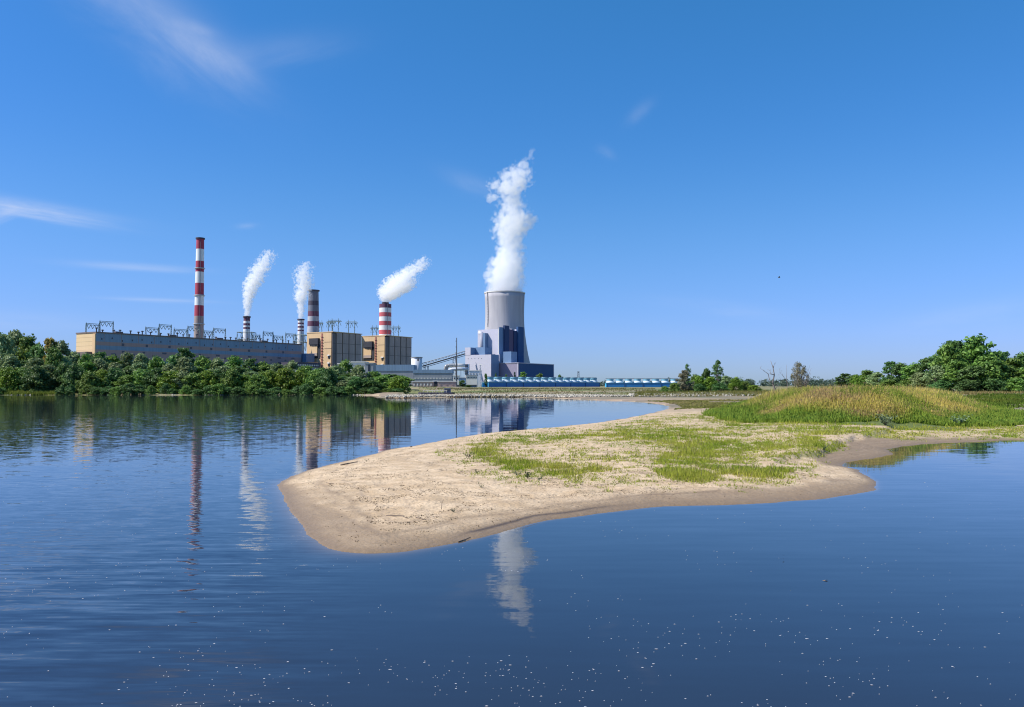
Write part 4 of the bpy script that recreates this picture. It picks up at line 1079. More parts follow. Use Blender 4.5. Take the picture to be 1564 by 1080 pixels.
mps = N(nt, 'ShaderNodeMapping'); mps.inputs['Scale'].default_value = (.16, .16, .006); L(nt, tc, 'Object', mps, 0)
ns_ = N(nt, 'ShaderNodeTexNoise', Scale=1.0, Detail=6.0, Roughness=.7); L(nt, mps, 0, ns_, 'Vector')
cc = mixc(nt, mathn(nt, 'MULTIPLY', ramp(ns_.outputs[0], .52, .66), mathn(nt, 'MULTIPLY', ramp(sp.outputs[2], 120, 190), .55)), cc, (.24, .24, .28))
lowb = ramp(sp.outputs[2], 112, 104)
cc = mixc(nt, mathn(nt, 'MULTIPLY', lowb, .35), cc, (.50, .42, .36))
nt.links.new(cc, b.inputs['Base Color']); M['towerc'] = m
D = 1700; x = xat(770.8, D); t = thing('cooling_tower', (x, D, GZ), 'huge pale concrete cooling tower with a white steam plume', 'cooling tower')
prof = [(y, r_) for y, r_ in ((587, 50), (570, 43.5), (554, 38.8), (542, 36), (530, 34), (522, 32.8), (512, 31.4), (500, 30.3), (490, 29.8), (478, 29.7), (466, 30.0), (456, 30.4), (447.8, 30.8))]
pr = [(pxw(r_, D), zat(y, D)) for y, r_ in prof]
b_ = MB(); b_.lathe((x, D), pr+[(pr[-1][0]-1.2, pr[-1][1]), (pr[-1][0]-1.6, pr[-1][1]-14)], 96, cap0=False, cap1=False); b_.build('shell', M['towerc'], t, smooth=False)
for p_ in t.children: p_.data.polygons.foreach_set('use_smooth', [True]*len(p_.data.polygons))
b_ = MB(); rr, zz = pr[-1]; b_.lathe((x, D), [(rr+.1, zz-1.6), (rr+.9, zz-1.4), (rr+.9, zz+.5), (rr-1.6, zz+.5)], 96, cap0=False, cap1=False); b_.build('rim', M['wht'], t)
b_ = MB(); a_ = R(180+34)
for i in range(len(pr)-1):
    if pr[i][1] < zat(505, D): continue
    for s_ in np.linspace(0, 1, 6)[:-1]:
        f0, f1 = s_, s_+.14
        r0_, r1_ = pr[i][0]*(1-f0)+pr[i+1][0]*f0+.8, pr[i][0]*(1-f1)+pr[i+1][0]*f1+.8
        b_.bar((x+r0_*math.cos(a_), D+r0_*math.sin(a_), pr[i][1]*(1-f0)+pr[i+1][1]*f0), (x+r1_*math.cos(a_), D+r1_*math.sin(a_), pr[i][1]*(1-f1)+pr[i+1][1]*f1), 1.0)
b_.build('ladder_cage', M['soot'], t)

# ---- new power block beside the tower
U = Blk(762, 1530, 729.5, 797.5, 502.5)
nb = thing('power_block', U.base(), 'pale lavender boiler block with navy side towers before the cooling tower', 'building')
b_ = MB(); b_.prism(U.foot(), GZ-1, U.z1, 0, [1, 1, 0, 0], 0); b_.build('boiler_hall', [M['lav'], M['steelblue']], nb)
zU = lambda y: zat(y, 1545)
for nm_, s0, s1, out_, yt, mt in (('side_tower', 0, .17, 1.0, 499.5, 'steelblue'), ('side_tower', .17, .36, 4.0, 497.0, 'navy2'), ('recessed_bay', .36, .60, .6, 502.5, 'purple'), ('side_bay', .60, .74, 1.6, 505, 'navy2'), ('side_tower', .74, .99, 4.5, 499.0, 'navy')):
    b_ = MB(); box_on(b_, U.c, U.s*s0+.05, U.s*s1-.05, -out_, -.01, GZ, zat(yt, U.c.y+U.s*s0*.857), 0, ); b_.build(nm_, M[mt], nb)
b_ = MB(); box_on(b_, U.c, -.6, -.01, 0, 1.6, zat(555, 1530), U.z1+.5, 0); b_.build('pale_corner_edge', M['wht'], nb)
for s0, s1 in ((.19, .33), (.55, .62), (.76, .86), (.9, .97)):
    b_ = MB(); box_on(b_, U.c, U.s*s0, U.s*s1, 1, 5, U.z1+.01, U.z1+3.5, 0); b_.build('roof_unit', M['lav'], nb)
# vertical duct with white elbow
q = P2(U.c, -6, U.w*.70); yb = q.y
b_ = MB(); b_.tube([(q.x, q.y, zat(541, yb)), (q.x, q.y, zat(515, yb)), (q.x-1.5, q.y, zat(509.5, yb)), (q.x-7, q.y+3, zat(507.8, yb))], [4.6, 4.6, 4.2, 3.6], 14); b_.build('duct', M['lav'], nb, smooth=True)
b_ = MB(); box_on(b_, q, -4, 6, -9, -4.7, zat(541, yb), zat(509, yb), 0); b_.build('duct_casing', M['steelblue'], nb)
Lo = Blk(791.5, 1480, 749.5, 845.5, 554.8)
b_ = MB(); b_.prism(Lo.foot(), GZ-1, Lo.z1, 0, [1, 1, 0, 0], 2); b_.build('machine_hall', [M['mauve'], M['navy'], M['greyb']], nb)
b_ = MB(); box_on(b_, Lo.c, -1, Lo.s+1, -1, Lo.w+1, Lo.z1, Lo.z1+1.2, 0); b_.build('parapet', M['lav'], nb)
b_ = MB(); box_on(b_, Lo.c, -.5, -.01, -.3, 1.4, GZ, Lo.z1-.05, 0); b_.build('corner_trim', M['lav'], nb)
b_ = MB(); box_on(b_, Lo.c, Lo.s-1.2, Lo.s+.8, -.7, -.01, GZ, Lo.z1-.05, 0); b_.build('corner_trim', M['lav'], nb)
K2 = Blk(750, 1470, 710.5, 762, 541.5, width=None)
b_ = MB(); b_.prism(K2.foot(), GZ-1, K2.z1, 0, [1, 1, 0, 0], 0); b_.build('bunker_bay', [M['lav'], M['steelblue']], nb)
b_ = MB(); q0 = K2.w*.79; box_on(b_, K2.c, -.4, 22, q0, K2.w+.4, K2.z1-.1, zat(530.2, 1480), 0, [1, 0, 0, 0]); b_.build('transfer_tower', [M['lav'], M['steelblue']], nb)
b_ = MB(); box_on(b_, K2.c, 16, 40, q0-22, q0-.1, K2.z1-.1, zat(530, 1490), 0); b_.build('transfer_house', M['steelblue'], nb)
K3 = Blk(755, 1500, 751, 762, 541.0, depth=30)
b_ = MB(); box_on(b_, Lo.c, 4, 34, Lo.w*.72, Lo.w*.99, Lo.z1+.9, zat(541, 1510), 0, [1, 1, 0, 0]); b_.build('stair_block', [M['lav'], M['steelblue']], nb)
b_ = MB(); box_on(b_, Lo.c, 8, 30, Lo.w*.33, Lo.w*.62, Lo.z1+.9, zat(537, 1500), 0, [0, 0, 0, 0]); b_.build('pale_blue_box', M['steelblue'], nb)
for i in range(5):
    q = P2(K2.c, -.2, K2.w*(.35+.13*i)); b_ = MB(); box_on(b_, q, 0, .19, 0, 1.2, zat(548, 1480), zat(547.2, 1480), 0); b_.build('window', M['win'], nb)
b_ = MB(); box_on(b_, K2.c, -.5, -.01, K2.w*.84, K2.w*1.0, zat(572, 1490), zat(556, 1490), 0)
b_.build('louvred_opening', M['steelblue'], nb)
b_ = MB()
for i in range(6): box_on(b_, K2.c, -2.5, -.51, K2.w*.9, K2.w*1.04, zat(570-2.6*i, 1490), zat(570-2.6*i, 1490)+.9, 0)
b_.build('stair_flight', M['dsteel'], nb)

# ---- gantries on the hall roof
def hall_D(px, w):
    s = solve(P2(H.c, 0, w), px, dv); return s
def gantry(px0, px1, ytop, ybeam, label):
    w = 20.; s0 = hall_D(px0, w); s1 = hall_D(px1, w); a = P2(H.c, s0, w); c = P2(H.c, s1, w); zr = zt+1.6
    t = thing('line_gantry', ((a.x+c.x)/2, (a.y+c.y)/2, zr), label, 'gantry', 'steel gantries along the long hall roof')
    b_ = MB(); z1 = zat(ytop, a.y); zb_ = zat(ybeam, a.y)
    for q in (a, c):
        for dx in (-.9, .9):
            b_.bar((q.x+dx, q.y, zr), (q.x+dx*.3, q.y, zb_+2), .35)
        for i in range(5):
            f0 = i/5; f1 = (i+1)/5
            b_.bar((q.x-.9+.6*f0, q.y, zr+(zb_-zr)*f0), (q.x+.9-.6*f1, q.y, zr+(zb_-zr)*f1), .18)
        b_.bar((q.x, q.y, zb_), (q.x, q.y, z1), .28)
        b_.build('post', M['steel'], t); b_ = MB()
    A_, C_ = Vector((a.x, a.y, zb_)), Vector((c.x, c.y, zb_)); n = 8
    b_.bar(A_, C_, .32); b_.bar(A_+Vector((0, 0, 1.8)), C_+Vector((0, 0, 1.8)), .32)
    for i in range(n):
        b_.bar(A_.lerp(C_, i/n)+Vector((0, 0, 0 if i % 2 else 1.8)), A_.lerp(C_, (i+1)/n)+Vector((0, 0, 1.8 if i % 2 else 0)), .18)
    beam = b_.build('beam', M['steel'], t)
    for i in range(3):
        b_ = MB(); f0 = .06+.3*i; d_ = 4.6
        p0, p1, p2 = A_.lerp(C_, f0), A_.lerp(C_, f0+.14)+Vector((0, 0, -d_)), A_.lerp(C_, f0+.28)
        b_.bar(p0, p1, .42); b_.bar(p1, p2, .42); b_.build('insulator_string', M['steel'], beam)
GL = ['outermost left roof gantry above the cream end wall', 'taller roof gantry just right of the outermost one', 'lower left gantry of the pair left of the tall chimney', 'taller gantry third left of the tall chimney', 'lower gantry second left of the tall chimney',
      'gantry crossing in front of the tall chimney', 'lower gantry just right of the tall chimney', 'taller gantry second right of the tall chimney', 'small gantry just right of the left smoking chimney', 'taller gantry midway between the two short smoking chimneys',
      'lower gantry midway between the two short smoking chimneys', 'rightmost roof gantry beside the right short chimney']
for (a, c, y0, y1), lab in zip([(129.5, 149.5, 492, 496), (150.5, 171, 488.5, 492.5), (221, 240.5, 498, 502), (241.5, 260, 494, 497.5), (264.5, 284, 500, 504.5), (285.5, 304, 497, 500.5), (310, 323, 503, 507), (325, 343, 500, 503.5),
                         (385, 396, 509, 513), (401, 416, 505, 508.5), (417, 431, 511, 514.5), (435.5, 450, 507, 511)], GL):
    gantry(a, c, y0, y1, lab)
# ---- M shaped pylons behind the boiler houses
def pylon(px0, px1, ytop, D, label):
    x0, x1 = xat(px0, D), xat(px1, D); w = x1-x0; zc = zat(ytop+5, D); zt_ = zat(ytop, D); xm = (x0+x1)/2
    t = thing('pylon', (xm, D, GZ), label, 'pylon', 'M shaped pylons behind the boiler houses')
    b_ = MB()
    for sx in (-1, 1):
        xx = xm+sx*w*.24
        b_.bar((xx-1.2, D, GZ), (xx, D, zt_), .35); b_.bar((xx+1.2, D, GZ), (xx, D, zt_), .35)
        for i in range(10):
            z0_ = GZ+(zc-GZ)*i/10; z1_ = GZ+(zc-GZ)*(i+1)/10
            b_.bar((xx-1.1, D, z0_), (xx+1.1, D, z1_), .18)
    b_.build('mast', M['steel'], t)
    b_ = MB(); b_.bar((x0, D, zc), (x1, D, zc), .6); b_.bar((x0+w*.1, D, zc+2.4), (x1-w*.1, D, zc+2.4), .4)
    n = 12
    for i in range(n): b_.bar((x0+w*i/n, D, zc+(2 if i % 2 else 0)), (x0+w*(i+1)/n, D, zc+(0 if i % 2 else 2)), .16)
    arm = b_.build('crossarm', M['steel'], t)
    for i in range(3):
        b_ = MB(); xc = x0+w*(.17+.33*i); b_.bar((xc-w*.13, D, zc-8), (xc, D, zc), .42); b_.bar((xc, D, zc), (xc+w*.13, D, zc-8), .42); b_.bar((xc-w*.13, D, zc-8), (xc-w*.03, D, zc-9), .3); b_.build('insulator_string', M['steel'], arm)
pylon(497, 511, 488, 1500, 'leftmost M shaped pylon above the left boiler house')
pylon(501, 521, 486, 1420, 'M shaped pylon overlapping the leftmost one above left boiler house')
pylon(526.5, 546, 488.5, 1440, 'M shaped pylon above the right part of left boiler house')
pylon(565, 578, 496.5, 1560, 'M shaped pylon just left of the pale red and white chimney')
pylon(597, 612, 496, 1540, 'M shaped pylon just right of the pale red and white chimney')
pylon(484, 493, 489, 1520, 'small pylon arm just right of the sooty chimney')

# ---- tank
D = 1280; x = xat(636.2, D); r_ = pxw(8.3, D)
t = thing('storage_tank', (x, D, GZ), 'round white grey storage tank right of the boiler houses', 'tank')
b_ = MB(); b_.lathe((x, D), [(r_, GZ-1), (r_, zat(546.2, D)), (r_*.2, zat(545.2, D))], 32); o = b_.build('shell', M['tank'], t, smooth=True)
b_ = MB(); b_.lathe((x, D), [(r_+.01, zat(547, D)), (r_+.7, zat(546.8, D)), (r_+.7, zat(545.4, D)), (r_+.2, zat(545.4, D))], 32, cap0=False, cap1=False); b_.build('railing', M['greyb'], t)
b_ = MB(); box_on(b_, (x+r_*.28, D-r_*1.0), 0, 1.5, -1.5, 1.5, zat(551.5, D), zat(547.5, D), 0); b_.build('hatch', M['win'], t)

# ---- conveyor gallery
t = thing('conveyor_gallery', (xat(680, 1450), 1450, GZ), 'long inclined open conveyor rising to the lavender block', 'conveyor')
a = at(645, 559.5, 1430); c = at(710.5, 540.5, 1480)
def gal(dz, r_, nm_, mt, zig=False):
    b_ = MB(); u = Vector((0, 3.2, 0))
    for s in (-1, 1):
        b_.bar(a+u*s+Vector((0, 0, dz)), c+u*s+Vector((0, 0, dz)), r_)
        if zig:
            for i in range(26):
                p0 = a.lerp(c, i/26)+u*s; p1 = a.lerp(c, (i+1)/26)+u*s
                b_.bar(p0+Vector((0, 0, .6 if i % 2 else 5.2)), p1+Vector((0, 0, 5.2 if i % 2 else .6)), .22)
    b_.build(nm_, M[mt], t)
gal(0, .9, 'belt_deck', 'dsteel'); gal(5.4, .55, 'roof_beam', 'steel2', True); gal(-3.2, .3, 'lower_chord', 'dsteel')
for px_ in (648.5, 653.5):
    b_ = MB(); D = 1432; x = xat(px_, D)
    for dx in (-1.2, 1.2): b_.bar((x+dx, D, GZ), (x+dx, D, zat(559, D)), .5)
    for i in range(5): b_.bar((x-1.2, D, GZ+8*i), (x+1.2, D, GZ+8*i+7), .25)
    b_.build('trestle', M['steel2'], t)
b_ = MB(); D = 1468; x = xat(693.8, D)
zt_ = zat(545.5, D)
for dx in (-2.4, 2.4):
    for dy in (-3, 3): b_.bar((x+dx, D+dy, GZ), (x+dx, D+dy, zt_), .5)
for i in range(9):
    z0_ = GZ+(zt_-GZ)*i/9; z1_ = GZ+(zt_-GZ)*(i+1)/9
    b_.bar((x-2.4, D-3, z0_), (x+2.4, D-3, z1_), .3); b_.bar((x-2.4, D-3, z1_), (x+2.4, D-3, z1_), .3)
b_.build('trestle', M['steel2'], t)
# ---- bent ribbed duct
D = 1440
t = thing('flue_duct', (xat(695, D), D, GZ), 'fat ribbed white duct bending down under the conveyor', 'duct')
pts = [at(x_, y_, D) for x_, y_ in ((681, 565), (680.5, 562), (682, 559.5), (686, 558.3), (692, 558), (700, 558), (710, 558))]
b_ = MB(); b_.tube(pts, [3.0]*7, 14); b_.build('pipe', M['wht'], t, smooth=True)
pts2 = [p_+Vector((6, -5, -7)) for p_ in pts]
b_ = MB(); b_.tube(pts2, [2.8]*7, 14); b_.build('pipe', M['tank'], t, smooth=True)
b_ = MB()
for k in range(1, 6):
    for f_ in (0, .25, .5, .75):
        p_ = pts[k-1].lerp(pts[k], f_); d_ = (pts[k]-pts[k-1]).normalized(); b_.bar(p_-d_*.35, p_+d_*.35, 3.7, 12)
b_.build('rib', M['greyb'], t)
b_ = MB()
for px_ in (684, 690, 697, 704): b_.bar(at(px_, 560, D), Vector((at(px_, 560, D).x, D, GZ)), .45)
b_.build('post', M['steel2'], t)
# ---- tall thin mast
D = 980; x = xat(697.3, D)
t = thing('radio_mast', (x, D, GZ), 'tall thin dark mast standing before the conveyor', 'mast')
b_ = MB(); b_.tube([(x, D, GZ-.5), (x, D, zat(560, D)), (x, D, zat(516, D))], [1.0, .75, .45], 8); b_.build('pole', M['dsteel'], t)
for y_ in (521, 530, 539, 549, 560, 571):
    b_ = MB(); b_.bar((x-1.8, D, zat(y_, D)), (x+.4, D, zat(y_, D)), .28); b_.build('bracket', M['dsteel'], t)
# small latticed lamp masts near the white building
for px_, yt, lab in ((733.5, 557, 'latticed floodlight mast before the lavender wall'), (517.5, 556, 'thin grey lamp mast below the left boiler house'), (712.5, 575, 'short pole beside the white sheds')):
    D = 1100; x = xat(px_, D); t = thing('light_mast', (x, D, GZ), lab, 'mast'); z1 = zat(yt, D); b_ = MB()
    for dx in (-.7, .7): b_.bar((x+dx, D, GZ), (x+dx*.6, D, z1), .25)
    for i in range(8): b_.bar((x-.7, D, GZ+(z1-GZ)*i/8), (x+.7, D, GZ+(z1-GZ)*(i+1)/8), .16)
    b_.build('pole', M['steel2'], t)
    b_ = MB(); b_.bar((x-2.6, D, z1), (x+2.4, D, z1), .55); b_.build('lamp_head', M['wht'], t)

# ---- low buildings in front
def low(pxc, D, pxl, pxr, ytop, label, wall, roof='roof', roofh=1.0, wins=None, depth=None, wallr=None, name='low_building', straight=False):
    if straight:
        x0, x1 = xat(pxl, D), xat(pxr, D); z1 = zat(ytop, D); dd = depth or 20
        ft = lambda p: [(x0-p, D-p), (x1+p, D-p), (x1+p, D+dd+p), (x0-p, D+dd+p)]
        t = thing(name, ((x0+x1)/2, D+dd/2, GZ-1), label, 'building')
        b_ = MB(); b_.prism(ft(0), GZ-1, z1, 0); b_.build('wall', M[wall], t)
        b_ = MB(); b_.prism(ft(.6), z1, z1+roofh, 0); b_.build('roof', M[roof], t)
        if wins:
            n, y0, y1, wf, wm_ = wins
            for i in range(n):
                xa = x0+(x1-x0)*(i+.5-wf/2)/n; xb = x0+(x1-x0)*(i+.5+wf/2)/n
                b_ = MB(); b_.prism([(xa, D-.3), (xb, D-.3), (xb, D-.01), (xa, D-.01)], zat(y1, D), zat(y0, D), 0); b_.build('window', M[wm_], t)
        return t
low(0, 1150, 568, 631, 566.5, 'long low teal roofed hall below the right boiler house', 'greyb', 'teal', 9, None, straight=True, depth=40)
low(0, 1120, 631.5, 690, 570, 'long low slate blue shed behind the pink wall', 'greyb', 'teal', 5.0, (26, 577, 579, .45, 'wht'), straight=True, depth=30)
low(0, 1000, 529, 557, 553.5, 'pale low block between the two boiler houses', 'wht', 'wht', 1.2, (5, 557, 558.5, .8, 'greyb'), straight=True, depth=25)
low(0, 985, 557.5, 569.5, 555.5, 'small grey box building with a tall dark window', 'greyb', 'greyb', 1.2, (1, 557, 567, .28, 'win'), straight=True, depth=20)
low(0, 820, 630, 661, 583.6, 'left pink brick shed with white flat roof on the shore', 'pink', 'wht', .7, (6, 586, 589, .35, 'wht'), straight=True, depth=12)
low(0, 815, 668.5, 696, 583.2, 'right pink brick shed with white flat roof beside the mast', 'pink', 'wht', .7, (3, 586.5, 588.3, .25, 'hbrown'), straight=True, depth=12)
low(0, 840, 661.5, 668, 582.6, 'narrow dark annex between the two pink sheds', 'dark', 'wht', .8, None, straight=True, depth=10)
low(0, 1080, 692, 701, 574.2, 'small white house just left of the thin mast foot', 'wht', 'wht', .8, (2, 577, 579, .4, 'win'), straight=True, depth=14)
low(0, 1070, 712, 728.5, 574.0, 'white flat roofed building with rows of windows right of the mast', 'wht', 'greyb', .8, (7, 576, 577.8, .5, 'win'), straight=True, depth=16)
low(0, 1078, 701.5, 711.5, 577.5, 'grey green shed between the two white houses', 'steelblue', 'greyb', .8, None, straight=True, depth=12)
low(0, 1130, 716, 735, 566.5, 'pale pipework house in front of the lavender block', 'tank', 'wht', .8, (4, 570, 572, .4, 'greyb'), straight=True, depth=14)
low(0, 900, 696.5, 728, 588.3, 'dark low wall below the white buildings', 'soot', 'roof', .5, None, straight=True, depth=4)

# ---- cooler rows
def cooler(p0, D0, p1, D1, n, label, endpx):
    a = Vector((xat(p0, D0), D0)); c = Vector((xat(p1, D1), D1)); u = (c-a).normalized(); w = Vector((-u.y, u.x)); Lh = (c-a).length
    t = thing('cooler_row', ((a.x+c.x)/2, (a.y+c.y)/2, GZ-.5), label, 'cooling unit')
    z0, z1 = GZ-.3, zat(584.2, D0) if D0 > 1050 else zat(585.3, D0)
    def qd(s0, s1, w0, w1): return [a+u*s0+w*w0, a+u*s1+w*w0, a+u*s1+w*w1, a+u*s0+w*w1]
    b_ = MB(); b_.prism(qd(0, Lh, 0, 14), z0+.5, z1, 0, [0, 0, 0, 1]); b_.build('cabinet', [M['blue'], M['cyan']], t)  # left end takes the brighter blue, painted as sunlit
    b_ = MB(); b_.prism(qd(-.4, Lh+.4, -.4, 14.4), z1, z1+.6, 0); b_.build('deck', M['fantop'], t)
    b_ = MB(); b_.prism(qd(.5, Lh-.5, .5, 13.5), z0-1, z0+.5, 0); b_.build('plinth', M['wht'], t)
    for i in range(n//2+1):
        b_ = MB(); s_ = Lh*i/(n//2+.01); b_.prism(qd(max(s_-.35, .1), s_+.35, -.5, -.01), z0+.5, z1-.05, 0); b_.build('panel_joint', M['navy'], t)
    top = zat(575.6, D0) if D0 > 1050 else zat(578.7, D0)
    for i in range(n):
        q = a+u*(Lh*(i+.5)/n)+w*7; rr = Lh/n*.45
        b_ = MB(); zz = z1+.6; hh_ = top-zz
        b_.lathe((q.x, q.y), [(rr*1.08, zz), (rr*1.0, zz+hh_*.15), (rr*.84, zz+hh_*.42), (rr*.80, zz+hh_*.5), (rr*.84, zz+hh_*.8), (rr*.92, zz+hh_), (rr*.86, zz+hh_), (rr*.76, zz+hh_*.5)], 20, [0, 0, 0, 1, 1, 0, 0], cap1=True, capm=1)
        o = b_.build('fan_stack', [M['fan'], M['fantop']], t)
        o.data.polygons.foreach_set('use_smooth', [len(p.vertices) == 4 for p in o.data.polygons])
    b_ = MB(); p_ = [a+u*(Lh*.0)+w*7, a+u*Lh+w*7]
    b_.bar((p_[0].x, p_[0].y, top+.5), (p_[1].x, p_[1].y, top+.5), .25)
    b_.build('handrail', M['dsteel'], t)
    return t
cooler(746, 1100, 916, 1260, 15, 'long left row of blue cooling cells with white fan stacks', 736)
cooler(926, 1005, 1038, 1005, 8, 'shorter right row of blue cooling cells with white fan stacks', 925)
b_ = MB(); D = 1085; x0, x1 = xat(736.5, D), xat(745, D); t = thing('cooler_end_box', ((x0+x1)/2, D, GZ-.5), 'bright blue box painted as the sunlit left end of the cooler row', 'cabin')  # box standing in for the row's sunlit end, brightness in its colour
b_.prism([(x0, D), (x1, D), (x1, D+9), (x0, D+9)], GZ-.5, zat(585.2, D), 0); b_.build('wall', M['cyan'], t)
b_ = MB(); b_.prism([(x0-.4, D-.4), (x1+.4, D-.4), (x1+.4, D+9.4), (x0-.4, D+9.4)], zat(585.2, D), zat(584.6, D), 0); b_.build('roof', M['fan'], t)
b_ = MB(); b_.prism([(x0+5, D-.2), (x0+7, D-.2), (x0+7, D-.01), (x0+5, D-.01)], GZ, zat(587, D), 0); b_.build('door', M['navy'], t)
# far pylon
D = 2200; x = xat(883.5, D); t = thing('lattice_tower', (x, D, GZ), 'far lattice tower above the coolers right of the navy hall', 'tower'); b_ = MB(); z1 = zat(568, D)
for dx in (-1, 1): b_.bar((x+dx*3, D, GZ), (x+dx*1.6, D, z1), .7)
for i in range(7):
    f0, f1 = i/7, (i+1)/7; b_.bar((x-3+1.4*f0, D, GZ+(z1-GZ)*f0), (x+3-1.4*f1, D, GZ+(z1-GZ)*f1), .4)
b_.bar((x-3, D, z1), (x+3, D, z1), .9); b_.build('frame', M['dsteel'], t)
# work vessel on the shore
D = 372; x0, x1 = xat(672, D), xat(691, D); t = thing('work_boat', ((x0+x1)/2, D, .8), 'dark low work boat with pale frames lying at the far shore', 'boat')
zb_ = float(height(np.array([x0]), np.array([float(D)]))[0])
b_ = MB(); b_.prism([(x0-9, D), (x1, D), (x1+1, D+2), (x1, D+4), (x0-9, D+4), (x0-10.5, D+2)], zb_-.1, zb_+.9, 0); b_.build('hull', M['ddark'], t)
b_ = MB(); b_.prism([(x1-4, D+.8), (x1-1, D+.8), (x1-1, D+3.2), (x1-4, D+3.2)], zb_+.9, zb_+2.9, 0); b_.build('cabin', M['soot'], t)
b_ = MB(); b_.prism([(x1-3.7, D+.6), (x1-1.3, D+.6), (x1-1.3, D+.79), (x1-3.7, D+.79)], zb_+1.9, zb_+2.5, 0); b_.build('window', M['win'], t)
b_ = MB()
for i in range(6):
    xx = x0-8+2.2*i; b_.bar((xx, D+.5, zb_+.8), (xx, D+.5, zb_+1.9), .08)
b_.bar((x0-8, D+.5, zb_+1.9), (x0+3.4, D+.5, zb_+1.9), .08); b_.build('railing', M['wht'], t)
b_ = MB(); b_.bar((x0-3, D+2, zb_+.9), (x0-1, D+2, zb_+3.8), .14); b_.bar((x0-1, D+2, zb_+3.8), (x0+2, D+2, zb_+2.6), .1); b_.build('crane_arm', M['pink'], t)
# low retaining wall / sheet edge below the coolers
D = 720
for px0, px1, y_, lab in ((734, 735, 0, ''), ):
    pass
t = thing('quay_wall', (xat(815, 640), 640, 1), 'long low dark quay wall on the far shore before the coolers', 'wall')
b_ = MB(); x0, x1 = xat(735, 640), xat(925, 640); b_.prism([(x0, 640), (x1, 640), (x1, 641), (x0, 641)], -.5, zat(594.3, 640), 0); b_.build('wall_face', M['brownc'], t)
b_ = MB(); b_.prism([(x0-.3, 639.6), (x1+.3, 639.6), (x1+.3, 641.4), (x0-.3, 641.4)], zat(594.3, 640), zat(594.3, 640)+.35, 0); b_.build('coping', M['wht'], t)

